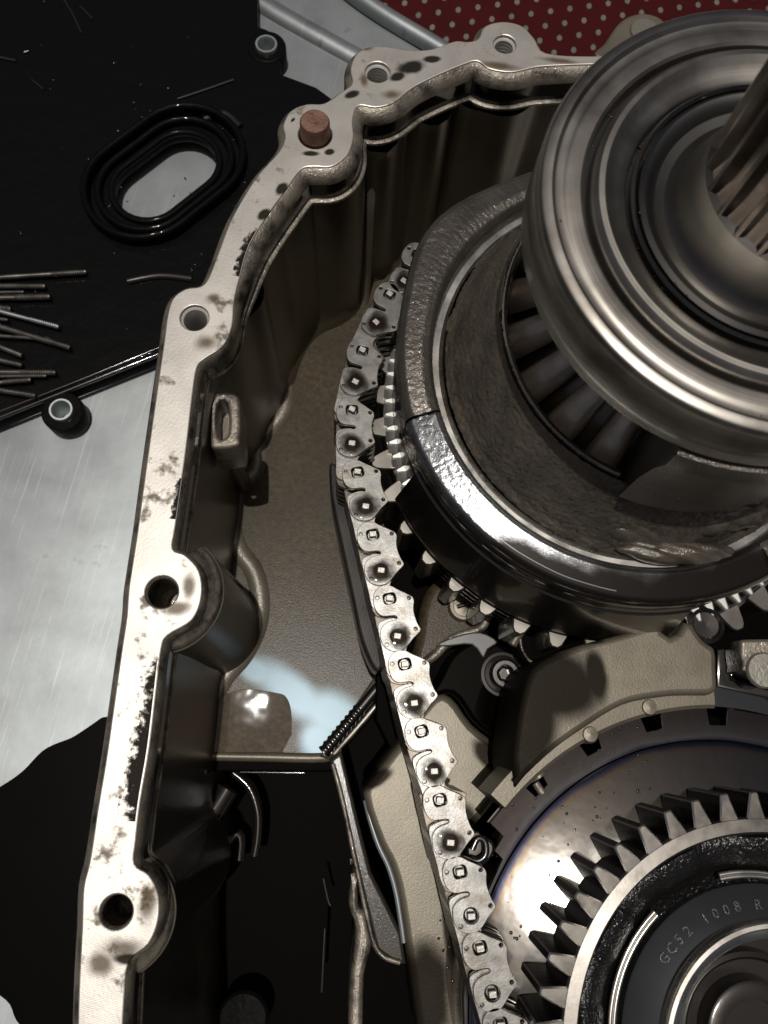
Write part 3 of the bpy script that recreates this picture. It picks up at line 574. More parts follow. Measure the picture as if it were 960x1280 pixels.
dot_me = plate_mesh(holes[0], [], -1.2, -.25, .15, 'dot', 0); cx0 = sum(p[0] for p in holes[0])/10; cy0 = sum(p[1] for p in holes[0])/10
dot_me.transform(Matrix.Translation((-cx0*MM, -cy0*MM, 0))); setmat(dot_me, mat('mat_dot', (.12, .11, .09), 0, .6, var=.2, vscale=200))
for h in holes[:299]:
    od = bpy.data.objects.new('dot', dot_me); COL.objects.link(od); od.parent = mo; od.location = (sum(p[0] for p in h)/10*MM, sum(p[1] for p in h)/10*MM, ZM*MM)
bk = sheet('mat_backing', [(v[0], v[1]) for v in mat_out], ZM-3.6, M['ground'], mo, None, 1)

# black cover lying on the tray
ZC = -86
cov = thing('black_cover', 'black oil-wet gearbox cover with oval window lying on the metal tray', 'cover', (*XY([(200, 230)], ZC)[0], ZT))
cov_px = [(-250, 640), (-120, 575), (0, 520), (60, 495), (130, 468), (200, 440), (240, 420), (300, 330), (390, 170), (428, 132), (395, 108), (352, 92), (349, 70), (347, 48), (334, 36), (322, 32), (322, 0), (320, -120), (-300, -120)]
def oval(c, a, w, ang, n=14):
    ca, sa = math.cos(ang), math.sin(ang); out = []
    for i in range(n+1):
        t = -math.pi/2+math.pi*i/n; out.append((a+w*math.cos(t), w*math.sin(t)))
    for i in range(n+1):
        t = math.pi/2+math.pi*i/n; out.append((-a+w*math.cos(t), w*math.sin(t)))
    return [(c[0]+x*ca-y*sa, c[1]+x*sa+y*ca) for x, y in out]
oc = U(208, 221, ZC); oc = (oc.x, oc.y); oa = math.radians(45+12)
e1, e2 = U(333, 57, ZC), U(77, 513, ZC)
plate('cover_body', XY(cov_px, ZC), [oval(oc, 10, 14.5, oa), circ((e1.x, e1.y), 4.4, 20)], ZC-5, ZC, M['black'], cov, 1.2, None, 2)
for a, wd, z1, bv in ((12.5, 26, ZC+6.0, 1.5), (11.5, 21.5, ZC+3.8, 1.4), (10, 17.2, ZC+2.0, 1.1)):
    plate('window_rim', oval(oc, a, wd, oa), [oval(oc, a, wd-3.0, oa)], ZC-1, z1, M['black'], cov, bv, None, 2)
for (x, y), r in (((333, 57), 14), ((77, 513), 15)):
    q = U(x, y, ZC+1); rr = r*(q-CAM).dot(fw)/F
    plate('eyelet', circ((q.x, q.y), rr*1.75, 32), [circ((q.x, q.y), rr*.9, 24)], ZC-14, ZC+.6, M['black'], cov, .8)
    lathe('bushing', [(rr*.72, ZC-14), (rr*.72, ZC+1.5), (rr*.8, ZC+2.2), (rr*.95, ZC+2.2), (rr*1.0, ZC+1.5), (rr*1.0, ZC-2)], (q.x, q.y), M['bush'], cov, 28)
for pts, r in (([(-20, 530), (60, 498), (130, 470), (205, 440)], .8), ([(-20, 522), (60, 491), (130, 463), (200, 434)], .5), ([(222, 124), (258, 112), (292, 100)], .7), ([(80, 0), (92, 20), (102, 42)], .5), ([(100, 8), (116, 24)], .5), ([(0, 72), (20, 76)], .7), ([(30, 66), (36, 64)], .7), ([(255, 150), (280, 143), (300, 160)], 2.0), ([(160, 352), (200, 345), (240, 349)], 1.6), ([(40, 100), (55, 112)], .5)):
    ptube('cover_rib', pts, ZC+.3, r, M['sumprib'], cov, 4)
bmb = bmesh.new()  # oil droplets added to put glints on the black cover
for i in range(55):
    if i < 38:
        an = random.uniform(0, 6.28); rr_ = random.gauss(1, .12); p_ = (211+rr_*(100*math.cos(an)*.8+30*math.sin(an)), 232-rr_*(-45*math.cos(an)+105*math.sin(an)))
    else: p_ = (random.uniform(0, 300), random.uniform(0, 440))
    q = U(*p_, ZC)
    if p_[0] > 330 or p_[1] > 500-.3*p_[0]: continue
    k = random.uniform(.2, .5)*MM
    bmesh.ops.create_icosphere(bmb, subdivisions=2, radius=1.0, matrix=Matrix.Translation(Vector((q.x, q.y, ZC))*MM) @ Matrix.Rotation(random.uniform(0, 3), 4, 'Z') @ Matrix.Diagonal((k*random.uniform(1, 3), k, k*.6, 1)))
me = bpy.data.meshes.new('oil_beads'); bmb.to_mesh(me); bmb.free(); link('oil_beads', me, M['sumprib'], cov, 'stuff', 60)
# bolts lying on the cover
def bolt(px0, px1, r, m, label, thread, z=ZC+2.2):
    r *= .82
    a, b = U(*px0, z), U(*px1, z); d = (b-a).normalized(); a2 = a-d*34
    t = thing('bolt', label, 'bolt', a2, 'loose bolts on the black cover')
    tube('shank', [tuple(a2), tuple(b-d*.5), tuple(b)], r, m, t, 12)
    n = int((b-a).length/1.15); k = 2 if thread else 7
    bm = bmesh.new(); rows = []
    s = d.cross(Vector((0, 0, 1))).normalized(); u_ = s.cross(d)
    st_ = a if thread else b-d*min(14, (b-a).length*.6)
    L_ = (b-st_).length-.8; n = max(int(L_/.9), 3)
    for i in range(2*n+1):
        c = st_+d*(L_*i/(2*n)); rr = r*1.12 if i % 2 else r*.95
        rows.append([bm.verts.new((c+s*rr*math.cos(q*math.pi/5)+u_*rr*math.sin(q*math.pi/5))*MM) for q in range(10)])
    for x, y in zip(rows, rows[1:]):
        for q in range(10): bm.faces.new((x[q], x[(q+1) % 10], y[(q+1) % 10], y[q]))
    bmesh.ops.recalc_face_normals(bm, faces=bm.faces)
    me = bpy.data.meshes.new('thread'); bm.to_mesh(me); bm.free(); link('thread', me, m, t)
    tube('head', [tuple(a2-d*7), tuple(a2)], r*1.9, m, t, 6)
for a in (((-20, 348), (108, 340), 1.35, M['bolt'], 'longest dark bolt, uppermost in the pile on the black cover', False),
          ((-20, 366), (30, 365), .8, M['bolt'], 'short thin bolt lying between the second and third bolts of the pile', True),
          ((-20, 397), (10, 400), .8, M['bolt'], 'thin bolt end beside the head of the bright bolt', True),
          ((-20, 419), (62, 424), .9, M['bolt'], 'thin dark bolt lying just under the long slanted threaded bolt', True),
          ((-20, 471), (58, 470), .8, M['bolt'], 'thin flat bolt right below the long horizontal bolt', True),
          ((-20, 358), (57, 358), 1.3, M['bolt'], 'thread-covered bolt just below the uppermost long bolt', True),
          ((-20, 373), (63, 371), 1.5, M['bolt'], 'plain smooth dark bolt third from the top of the pile', False),
          ((-20, 383), (14, 386), 1.2, M['bolt'], 'short bolt end showing just above the bright bolt', False),
          ((14, 393), (74, 409), 1.3, M['boltbr'], 'bright clean bolt lying slanted in the middle of the pile', False),
          ((-20, 403), (88, 435), 1.4, M['bolt'], 'long slanted threaded bolt under the bright clean bolt', True),
          ((-20, 426), (28, 445), 1.3, M['bolt'], 'short steeply slanted bolt under the long threaded bolt', False),
          ((-20, 446), (28, 457), 1.3, M['bolt'], 'short slightly slanted bolt above the long flat bolt', False),
          ((-20, 465), (70, 466), 1.4, M['bolt'], 'long horizontal bolt low in the pile near the cover edge', False),
          ((-20, 480), (39, 475), 1.2, M['bolt'], 'short bolt tilted up, second from the bottom of the pile', False),
          ((-20, 485), (45, 495), 1.3, M['bolt'], 'fully threaded bolt at the bottom of the pile by the cover edge', True)):
    bolt(*a)

# ------------------------------------------------------------------ differential with bearing and shaft
A = (63.5, 53.0)
dif = thing('differential', 'rough cast differential with steel bearing and splined shaft standing up from the case', 'differential', (*A, -40))
AF = (60.5, 52.3)
CL = 24  # segments helper
# flange: rough ring in two sectors that differ in wetness, split by a thin radial seam
ringp = [(67.0, 2), (67.2, 15.6), (66.6, 17.6), (65.2, 18.7), (60.5, 19.3), (58.4, 18.8), (57.4, 17.2), (57.0, 14.0), (57.0, 2)]
ringw = [(67.0, 2), (67.0, 14.8), (66.5, 16.6), (65.8, 17.1), (59.4, 18.5), (58.2, 18.2), (57.4, 16.8), (57.0, 14.0), (57.0, 2)]
def angof(px, z, c):
    q = U(*px, z); return math.atan2(q.y-c[1], q.x-c[0])
s0 = angof((512, 524), 18, AF) % (2*math.pi)
s1 = angof((640, 690), 18, AF) % (2*math.pi)
cast_lathe('flange', ringp, AF, M['rough'], dif, math.radians(100), s0-.006, .13, 2.1, .45, None, lambda a: 4.2*math.exp(-((math.degrees(a)-155)/17)**2))
lathe('flange', ringp, AF, M['rough'], dif, 60, math.radians(310)-2*math.pi, math.radians(100))
M['flangewet'] = stained(M['roughwet'], 'flange_with_pooled_oil', [((655, 702), 18, 13, 7, -.5), ((710, 730), 18, 15, 9, -.3), ((780, 745), 18, 18, 10, 0), ((860, 742), 18, 18, 10, .2), ((930, 722), 18, 16, 10, .4)], (.010, .008, .006), .07, None, .05, 1.0, .55, 130, spec=.5)
calm_ = lambda a: max(.05, min(1, (math.radians(246)-a)/math.radians(14)))
cast_lathe('flange', ringw, AF, M['flangewet'], dif, s0, math.radians(310), .115, 2.0, .45, calm_)
lathe('flange_oil', [(66.4, 16.4), (67.2, 15.6), (67.6, 14.0), (67.6, 10), (67, 9)], AF, M['oilsteel'], dif, 60, s1-.25, math.radians(312))
lathe('flange_body', [(66.8, -12), (66.8, 9.5), (66.2, 10.5), (65, 11)], (61, 52.2), M['steelbl'], dif, 128)
lathe('baffle_ring', [(65, 13.2), (66.6, 13.0), (67.4, 12), (68.0, 7.5), (68.6, 7), (73.2, -11), (73.4, -13), (70, -14)], (61, 52.2), mat('brown_steel', (.13, .115, .10), .95, .28, var=.3, vscale=90, coat=1, croughn=.07, bump=.15, bscale=150, bdist=.3), dif, 80, math.radians(217), math.radians(292))
lathe('machined_step', [(57.6, 13.2), (55.2, 13.2), (54.2, 14.4)], AF, M['steelbr'], dif, 128)
# rough cone between flange and window
rim_c = (62.5, 54.0)
a_w0, a_w1 = math.radians(150), math.radians(258)
conep = [(55.0, 13.4), (53.2, 16), (51.0, 22), (48.2, 30), (46.0, 36), (44.6, 38.6)]
cast_lathe('case_cone', conep, (62, 53.2), M['cone'], dif, math.radians(95), math.radians(320), .42, 2.0, .5)
# window frame: a thin bright rim, dark inside, the bevel gear below
wr = [U(x, y, 38) for x, y in ((640, 420), (658, 500), (700, 560), (790, 608))]
lathe('window_rim', [(44.8, 38.4), (44.2, 39.4), (43.4, 39.2), (42.8, 37.5), (42.4, 30)], rim_c, M['steelbr'], dif, 80, a_w0, a_w1)
lathe('window_well', [(43.6, 37), (43.2, 26), (20, 24)], rim_c, M['cone'], dif, 60)
# upper casting arms that carry the bearing seat, either side of the window
armp = [(45.5, 36), (44.5, 48), (45.5, 58), (47.5, 66), (47.0, 71.5), (30, 71.5), (30, 30)]
lathe('bearing_arm', [(r+2.0, z) for r, z in armp], A, M['cone'], dif, 60, a_w1+.02, a_w0+2*math.pi-1.15)
lathe('bearing_arm', armp, A, M['wall'], dif, 40, a_w0-1.1, a_w0-.45)
lathe('bearing_seat', [(20, 50), (30, 62), (38, 68), (40, 72), (26, 72.2)], A, M['steelbl'], dif, 96)
# lumps of the casting low on the right
def lump(px, z, a, b, h, an, m):
    q = U(*px, z); bm = bmesh.new(); bmesh.ops.create_icosphere(bm, subdivisions=4, radius=1.0)
    for v in bm.verts:
        n = 1+.10*math.sin(v.co.x*5+px[0])*math.cos(v.co.y*4+1)+.06*math.sin(v.co.x*11+v.co.y*9); v.co *= n
    bm.transform(Matrix.Translation(Vector((q.x, q.y, z-h*.3))*MM) @ Matrix.Rotation(an, 4, 'Z') @ Matrix.Diagonal((a*MM, b*MM, h*MM, 1)))
    me = bpy.data.meshes.new('casting_lump'); bm.to_mesh(me); bm.free(); link('casting_lump', me, m, dif, None, 60)
lump((800, 655), 20, 12, 5, 7, .1, M['cone']); lump((905, 640), 24, 13, 5, 8, .3, M['cone']); lump((850, 690), 17, 16, 3.5, 4, .15, M['cone'])
# sky reflection lines on the flange, shaped as thin pale tubes
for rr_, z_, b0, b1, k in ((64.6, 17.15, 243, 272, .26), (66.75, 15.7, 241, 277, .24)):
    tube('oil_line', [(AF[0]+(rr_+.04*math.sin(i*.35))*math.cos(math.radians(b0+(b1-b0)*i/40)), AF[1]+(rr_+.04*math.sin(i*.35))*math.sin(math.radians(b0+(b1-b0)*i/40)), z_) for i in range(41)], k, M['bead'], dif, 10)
# side bevel gear seen in the window
bm = bmesh.new()
def bevel_tooth():
    bm = bmesh.new(); rows = []
    for r, zt, hw, h in ((43.2, 31.5, 3.3, 5.5), (42.4, 34.5, 3.3, 7.0), (32, 45, 2.5, 6.4), (24, 51.5, 1.8, 4.6)):
        rows.append([bm.verts.new((r*MM, y*MM, z*MM)) for y, z in ((-hw*1.5, zt-h), (-hw*1.2, zt-h*.32), (-hw*.62, zt), (hw*.62, zt), (hw*1.2, zt-h*.32), (hw*1.5, zt-h))])
    for a, b in zip(rows, rows[1:]):
        for k in range(5): bm.faces.new((a[k], b[k], b[k+1], a[k+1]))
    bm.faces.new(rows[0]); bm.faces.new(list(reversed(rows[-1])))
    bmesh.ops.recalc_face_normals(bm, faces=bm.faces)
    me = bpy.data.meshes.new('bevel_tooth'); bm.to_mesh(me); bm.free(); me.shade_smooth(); me.set_sharp_from_angle(angle=math.radians(50)); return me
bgear = lathe('bevel_gear', [(42, 21), (41.0, 23.5), (38.5, 27), (24, 44), (20, 46)], rim_c, M['copperish'], dif, 72)
bt = bevel_tooth(); setmat(bt, mat('bevel_steel', (.74, .64, .51), .7, .38, var=.2, vscale=150, coat=.8, croughn=.06))
NB = 19
for i in range(NB):
    o = bpy.data.objects.new('tooth', bt); COL.objects.link(o); o.parent = bgear
    o.matrix_basis = Matrix.Translation((rim_c[0]*MM, rim_c[1]*MM, 0)) @ Matrix.Rotation(2*math.pi*(i+.3)/NB, 4, 'Z')
# bearing
bear = thing('bearing', 'large ground steel bearing ring stacked on the differential', 'bearing', (*A, 72))
lathe('outer_race', [(46.5, 72), (47.8, 72.8), (48.2, 73.4), (48.2, 86.0), (47.6, 87.3), (47.2, 87.6), (45.5, 87.8), (45.1, 87.4), (44.7, 87.0), (43.4, 86.85), (42.9, 87.05), (42.3, 87.2), (39.8, 87.1), (39.2, 86.6), (38.9, 85.2), (38.9, 80)], A, M['steel'], bear, 160)
lathe('seal_groove', [(39.0, 83.8), (37.0, 83.8)], A, M['hole'], bear, 96)
lathe('inner_race', [(37.9, 80), (37.9, 86.4), (37.4, 87.4), (36.5, 88.2), (35.4, 88.3), (34.2, 87.5), (32.6, 86.4), (31.0, 86.0), (30.4, 85.4), (30.2, 80)], A, M['steel'], bear, 160)
lathe('snap_ring', [(29.6, 82), (29.7, 86.3), (29.2, 86.9), (28.6, 86.3), (28.5, 82)], A, M['steelbl'], bear, 128)
lathe('race_gap', [(30.3, 83.5), (27.5, 83.5)], A, M['hole'], bear, 96)
bmb = bmesh.new()  # oil droplets added as sparkle points on the bearing
for i in range(46):
    a_ = random.uniform(2.2, 5.0); rr_ = random.choice((29.9, 30.1, 38.5, 28.4, random.uniform(39.5, 47))); k = random.uniform(.12, .34)*MM
    bmesh.ops.create_icosphere(bmb, subdivisions=2, radius=1.0, matrix=Matrix.Translation(Vector((A[0]+rr_*math.cos(a_), A[1]+rr_*math.sin(a_), 84.2 if rr_ in (29.9, 30.1) else (83.9 if rr_ == 38.5 else 87.0)))*MM) @ Matrix.Diagonal((k, k*random.uniform(.8, 1.6), k*.6, 1)))
me = bpy.data.meshes.new('oil_beads'); bmb.to_mesh(me); bmb.free(); link('oil_beads', me, M['oilsteel'], bear, 'stuff', 60)
# shaft
sh = thing('splined_shaft', 'splined steel shaft rising out of the bearing bore', 'shaft', (*A, 80))
lathe('collar', [(28.2, 82), (28.1, 86.4), (27.2, 87.0), (25.8, 86.6), (24.5, 85.0), (22.5, 84.6), (20.8, 86), (19.4, 90), (18.4, 94), (17, 95)], A, mat('collar_steel', (.16, .152, .142), 1, .36, aniso=.2, var=.2, vscale=60), sh, 128)
def spline_shaft():
    bm = bmesh.new(); NS = 22; rows = []
    for z, k in ((86, 0), (92, 0), (94.5, .35), (99, .9), (103, 1), (172, 1)):
        row = []
        for i in range(NS*6):
            ph = (i % 6)/6; a = 2*math.pi*i/(NS*6)
            r = 18.3 - k*(2.6 if .33 <= ph < .84 else 0)
            row.append(bm.verts.new(((A[0]+r*math.cos(a))*MM, (A[1]+r*math.sin(a))*MM, z*MM)))
        rows.append(row)
    n = NS*6
    for a, b in zip(rows, rows[1:]):
        for i in range(n): bm.faces.new((a[i], a[(i+1) % n], b[(i+1) % n], b[i]))
    bm.faces.new(rows[-1])
    bmesh.ops.recalc_face_normals(bm, faces=bm.faces)
    me = bpy.data.meshes.new('spline'); bm.to_mesh(me); bm.free(); return me
link('spline', spline_shaft(), mat('shaft_steel', (.15, .13, .115), 1, .30, var=.35, vscale=120, coat=.4, croughn=.1), sh, None, 32)

# ring gear and chain sprocket under the flange
def tooth_mesh(r0, r1, w0, w1, z0, z1, twist=0.0, name='tooth', tipbev=.25):
    """one tooth along +X: root width w0, tip width w1; twisted about the axis from top to bottom"""
    bm = bmesh.new(); rows = []
    for z, ch_ in ((z1, .32), (z1-.4, 0), ((z0+z1)/2, 0), (z0, 0)):
        a = twist*(z1-z)/(z1-z0)
        prof = [(r0-.6, -w0/2), (r0, -w0/2), ((r0+r1)/2, -(w0*.42+w1*.58)/2*1.06), (r1-tipbev, -w1/2), (r1, -w1/2+tipbev), (r1, w1/2-tipbev), (r1-tipbev, w1/2), ((r0+r1)/2, (w0*.42+w1*.58)/2*1.06), (r0, w0/2), (r0-.6, w0/2)]
        rows.append([bm.verts.new(((x*math.cos(a)-y*math.sin(a))*MM, (x*math.sin(a)+y*math.cos(a))*MM, z*MM)) for x, y in ((x-(ch_ if x > r0 else 0), y-math.copysign(ch_, y)) for x, y in prof)])
    for a, b in zip(rows, rows[1:]):
        for k in range(len(a)-1):
            fc = bm.faces.new((a[k], b[k], b[k+1], a[k+1])); fc.material_index = 1 if (a is rows[0] or k in (3, 5)) else (2 if k == 4 else 0)
    fc = bm.faces.new(rows[0]); fc.material_index = 2; bm.faces.new(list(reversed(rows[-1])))
    bmesh.ops.recalc_face_normals(bm, faces=bm.faces)
    me = bpy.data.meshes.new(name); bm.to_mesh(me); bm.free(); me.shade_smooth(); me.set_sharp_from_angle(angle=math.radians(35)); return me
def gear_ring(n, me, m, c, parent, ph=0.0, name='tooth', m2=None, m3=None):
    for mm_ in (m, m2 or m, m3 or m): me.materials.append(mm_)
    for i in range(n):
        o = bpy.data.objects.new(name, me); COL.objects.link(o); o.parent = parent
        o.matrix_basis = Matrix.Translation(Vector((c[0]*MM, c[1]*MM, 0))-Vector(parent.location if parent.type == 'EMPTY' else (0, 0, 0))) @ Matrix.Rotation(2*math.pi*(i+ph)/n, 4, 'Z')
GC = (62.5, 52.2)
rg = lathe('ring_gear', [(67.0, -40), (67.0, -12.2), (66.4, -11.6), (63, -11.6), (62.6, -11.2), (58, -11.2)], GC, M['gear'], dif, 128)
gear_ring(96, tooth_mesh(66.9, 71.0, 3.0, 1.3, -36, -12.4, .10), mat('bright_tooth', (.70, .69, .65), .7, .42, var=.12, vscale=200), GC, rg)
spk = thing('chain_sprocket', 'dark toothed chain sprocket sitting under the differential flange', 'sprocket', (*GC, -30))
lathe('sprocket_body', [(72.5, -40), (72.5, -19), (72, -18.4), (66, -18.4)], (63.5, 53), M['steelbl'], spk, 128)
gear_ring(42, tooth_mesh(72.0, 78.2, 7.0, 4.0, -40, -17.0, 0, 'tooth', .9), M['sprtooth'], (63.5, 53), spk)
for r, z in ((72.9, -24), (72.9, -29), (72.9, -34)):
    lathe('side_groove', [(r, z+1.2), (r+.6, z+.6), (r+.6, z-.6), (r, z-1.2)], (63.5, 53), M['steelbl'], spk, 128)
# screws between sprocket and guide wall
def screw(px, z, r, label, kind):
    q = U(*px, z); c = (q.x, q.y)
    t = thing('screw', label, 'screw', (*c, z-10), 'screws around the oil pool')
    if kind == 'socket':
        lathe('screw_head', [(r+1.2, z-12), (r+1.2, z-4), (r, z-3.6), (r, z-.6), (r-.6, z), (r*.62, z), (r*.58, z-.4), (r*.58, z-3), (.01, z-3)], c, M['steelbl'], t, 36)
        lathe('socket', [(r*.57, z-.2), (r*.5, z+.2), (r*.44, z-.2), (r*.42, z-2.6), (.01, z-2.6)], c, M['steelbl'], t, 6)
        lathe('washer', [(r+2.6, z-6), (r+2.4, z-4.5), (r+1.5, z-4.2), (r+1.1, z-5)], c, M['film'], t, 48)
    elif kind == 'bright':
        lathe('screw_head', [(r+.8, z-9), (r+.8, z-1), (r+.3, z-.2), (r-.6, z-.2), (r-.9, z-1.0), (r-1.2, z-1), (.01, z-.2)], c, M['pale'], t, 36)
        tube('slot_rib', [(c[0]-r*.5, c[1]-r*.2, z-.1), (c[0]+r*.6, c[1]+r*.4, z-.1)], .7, M['steelbl'], t, 8)
    else:
        lathe('screw_head', [(r, z-12), (r, z-2), (r*.92, z-.6), (r*.72, z), (r*.62, z-.6), (.01, z-.8)], c, M['steelbl'], t, 40)
screw((632, 842), -40, 4.7, 'hexagon socket screw ringed by oil in the black pool', 'socket')
screw((580, 757), -42, 4.2, 'pale round screw head on the brown pad beside the sprocket', 'bright')
screw((884, 781), -12, 6.0, 'round glossy black screw at the right end of the pale guide wall', 'dome')

# ------------------------------------------------------------------ chain
ch = thing('drive_chain', 'silent drive chain of grey toothed link plates running down the middle', 'chain', (*XY([(497, 797)], 0)[0], -20))
K = 0.94
lk = [(-1.1, -4.6), (-2.6, -4.0), (-3.8, -2.6), (-4.2, -.6), (-3.6, 1.2), (-2.2, 2.9), (-.6, 5.1), (.8, 6.7), (2.2, 6.9), (3.4, 6.5), (5.1, 6.2), (7.2, 6.3), (8.9, 6.6), (10.4, 7.1), (11.3, 6.6), (12.6, 4.6), (14.2, 2.7), (15.3, .9), (15.4, -1.2), (14.6, -3.2), (13, -4.5), (11, -4.9), (9, -4.6), (7.9, -4.0), (7.0, -2.9), (6.5, -1.3), (6.4, .3), (6.1, 1.0), (5.6, 1.0), (5.2, .4), (5.0, -1.0), (4.8, -2.6), (4.0, -3.9), (2.4, -4.7), (.6, -4.9)]
def loc(s, t): return (t*K, -s*K)   # local x: inward (teeth side), local y: back along the chain
def rrect(c, a, b, r, n=3):
    out = []
    for sx, sy, q in ((1, 1, 0), (-1, 1, 1), (-1, -1, 2), (1, -1, 3)):
        for i in range(n+1):
            t = math.pi/2*(q+i/n); out.append((c[0]+sx*(a-r)+r*math.cos(t), c[1]+sy*(b-r)+r*math.sin(t)))
    return out
PA, PB = loc(0, 0), loc(11.2, 0)
top_me = plate_mesh(sm([loc(*q) for q in lk], True, 3), [rrect(PA, 1.75, 1.5, .9), circ(PB, 1.95, 20)] + [circ(loc(*q), .5, 10) for q in ((-.85, -3.5), (.9, 5.6), (10.1, 5.7), (13.0, -3.4))], -1.3, 0, .14, 'link_plate')
inn = [(6.2, -4.3), (8, -5.0), (13, -5.0), (17, -4.9), (20.5, -4.9), (22.0, -4.0), (22.6, -1), (22, 2.4), (20.5, 3.2), (18.6, 2.2), (16.6, 1.6), (14.6, 2.4), (12.4, 4.2), (9, 3.0), (6.6, 2.0), (5.6, 0), (5.6, -2)]
inn_me = plate_mesh(sm([loc(*q) for q in inn], True, 2), [], -2.9, -1.5, .12, 'inner_link')
# the lower stack: toothed plates, alternating, with gaps so the edges read as separate sheets
def stack_mesh():
    bmx = bmesh.new()
    toothed = [(-4.2, -.6), (-2.6, -4.2), (0, -4.9), (12, -4.9), (14.6, -3.2), (15.4, 0), (13.8, 3.0), (11.2, 6.8), (10.0, 6.8), (8.0, 3.4), (5.6, 2.0), (3.4, 3.4), (1.6, 6.8), (.4, 6.8), (-2.6, 3.0)]
    for k in range(11):
        z1 = -3.1-k*2.15; sh_ = 0 if k % 2 else 9.5
        me = plate_mesh([loc(s+sh_, t) for s, t in sm(toothed, True, 2)], [], z1-1.75, z1, .15, 'sheet', 0)
        bmx.from_mesh(me); bpy.data.meshes.remove(me)
    me = bpy.data.meshes.new('plate_stack'); bmx.to_mesh(me); bmx.free(); return me
stk_me = stack_mesh()
def pin_mesh(h=.9):
    me = plate_mesh(rrect((0, 0), 1.0, .8, .25), [], -6, h, .16, 'pin'); return me
pin_me = pin_mesh()
ring_me = lathe_mesh([(1.9, -1.6), (1.75, -.6), (1.3, -1.5), (.9, -1.6)], (0, 0), 20, 0, None, 'pin_well')
bmd = bmesh.new(); bmesh.ops.create_uvsphere(bmd, u_segments=36, v_segments=14, radius=1.0)
bmesh.ops.delete(bmd, geom=[v for v in bmd.verts if v.co.z < -.01], context='VERTS')
drop_me = bpy.data.meshes.new('oil_drop'); bmd.to_mesh(drop_me); bmd.free(); drop_me.shade_smooth()
for me, m in ((top_me, M['link']), (inn_me, M['link']), (stk_me, M['stack']), (pin_me, M['pin']), (ring_me, M['steelbl']), (drop_me, M['drop'])):
    setmat(me, m)
    if me not in (drop_me,): me.shade_smooth(); me.set_sharp_from_angle(angle=math.radians(35))
ABpx = [((522, 318), (506, 350)), ((487, 368), (468, 408)), ((453, 438), (443, 484)), ((440, 512), (440, 562)), ((447, 590), (458, 637)), ((466, 668), (477, 716)), ((487, 748), (497, 797)), ((506, 830), (518, 880)), ((527, 914), (543, 965)), ((550, 1000), (563, 1053)), ((575, 1090), (589, 1145)), ((600, 1185), (615, 1240)), ((626, 1281), (642, 1340))]
for i, (a, b) in enumerate(ABpx):
    pa, pb_ = U(*a, 0), U(*b, 0); d = (pb_-pa)
    d.normalize(); ang = math.atan2(-d.x, d.y)+math.pi     # local -Y follows d
    base = Matrix.Translation(Vector((pa.x, pa.y, 0))*MM-ch.location) @ Matrix.Rotation(ang, 4, 'Z')
    lp = None
    for me, nm in ((top_me, 'link_plate'), (inn_me, 'inner_link'), (stk_me, 'plate_stack')):
        o = bpy.data.objects.new(nm, me); COL.objects.link(o); o.parent = ch; o.matrix_basis = base
        if nm == 'link_plate': lp = o
    for (x, y) in (PA, PB):
        for me, nm in ((pin_me, 'pin'), (ring_me, 'pin_well')):
            o = bpy.data.objects.new(nm, me); COL.objects.link(o); o.parent = lp
            o.matrix_basis = Matrix.Translation((x*MM, y*MM, 0)) @ Matrix.Rotation(random.uniform(-.15, .15)-.25, 4, 'Z')
    if i < 10:
        od = bpy.data.objects.new('oil_drop', drop_me); COL.objects.link(od); od.parent = lp
        sc = random.uniform(3.9, 4.9)
        od.matrix_basis = Matrix.Translation(((PB[0]+random.uniform(-.2, .7))*MM, (PB[1]+random.uniform(-.3, .3))*MM, .03*MM)) @ Matrix.Rotation(random.uniform(0, 6), 4, 'Z') @ Matrix.Diagonal((sc*MM, sc*MM*.9, .45*MM, 1))
# dark slide rail on the chain's outer side
rail = thing('chain_guide', 'dark streaked guide rail along the left side of the chain', 'chain guide', (*XY([(440, 700)], -30)[0], -40))
plate('rail', XY(sm([(412, 580), (424, 588), (436, 640), (452, 716), (470, 790), (478, 832), (468, 836), (452, 800), (440, 745), (424, 670), (414, 620)], True, 3), -24), [], -45, -24, M['rail'], rail, .8)

# ------------------------------------------------------------------ lower gear and clutch drum
gd = thing('clutch_drum', 'heat tinted clutch drum with helical gear and black centre hub at the lower right', 'clutch drum', (*GB, -40))
M['tint'] = tint_mat(GB)
NT = 25
drum = []
for i in range(NT):
    a = 2*math.pi*i/NT; kk = 1.0 if math.radians(40) < a < math.radians(154) else 0.0
    for da, r in ((0, 72.6+8*kk), (.70, 72.6+8*kk), (.73, 72.6+3.0*kk), (.97, 72.6+3.0*kk)):
        drum.append((GB[0]+r*math.cos(a+da*2*math.pi/NT), GB[1]+r*math.sin(a+da*2*math.pi/NT)))
fine = []
for i in range(len(drum)):
    p_, q_ = drum[i], drum[(i+1) % len(drum)]; fine += [p_, ((p_[0]+q_[0])/2, (p_[1]+q_[1])/2)]
plate('notched_plate', fine, [circ(GB, 66, 96)], -20, -16.2, M['tint'], gd, .3)
lathe('drum_face', [(71.5, -16.6), (71.0, -15.4), (70, -15.15), (57, -13.02), (53, -12.4)], GB, M['tint'], gd, 160)
lathe('drum_side', [(71.8, -18), (71.8, -45)], GB, M['steelbl'], gd, 96)
lathe('backing_ring', [(88, -24), (88, -19), (80.8, -18.4), (80.8, -24)], GB, M['hubpl'], gd, 60, math.radians(60), math.radians(103))
lathe('gear_body', [(52.9, -13), (52.9, 6.8), (52.4, 7.3), (49.4, 7.6), (48.8, 7.0), (48.6, 2)], GB, M['gear'], gd, 160)
tm = tooth_mesh(52.6, 58.9, 4.8, 2.1, -12.6, 7.2, 0, 'gear_tooth', .35)
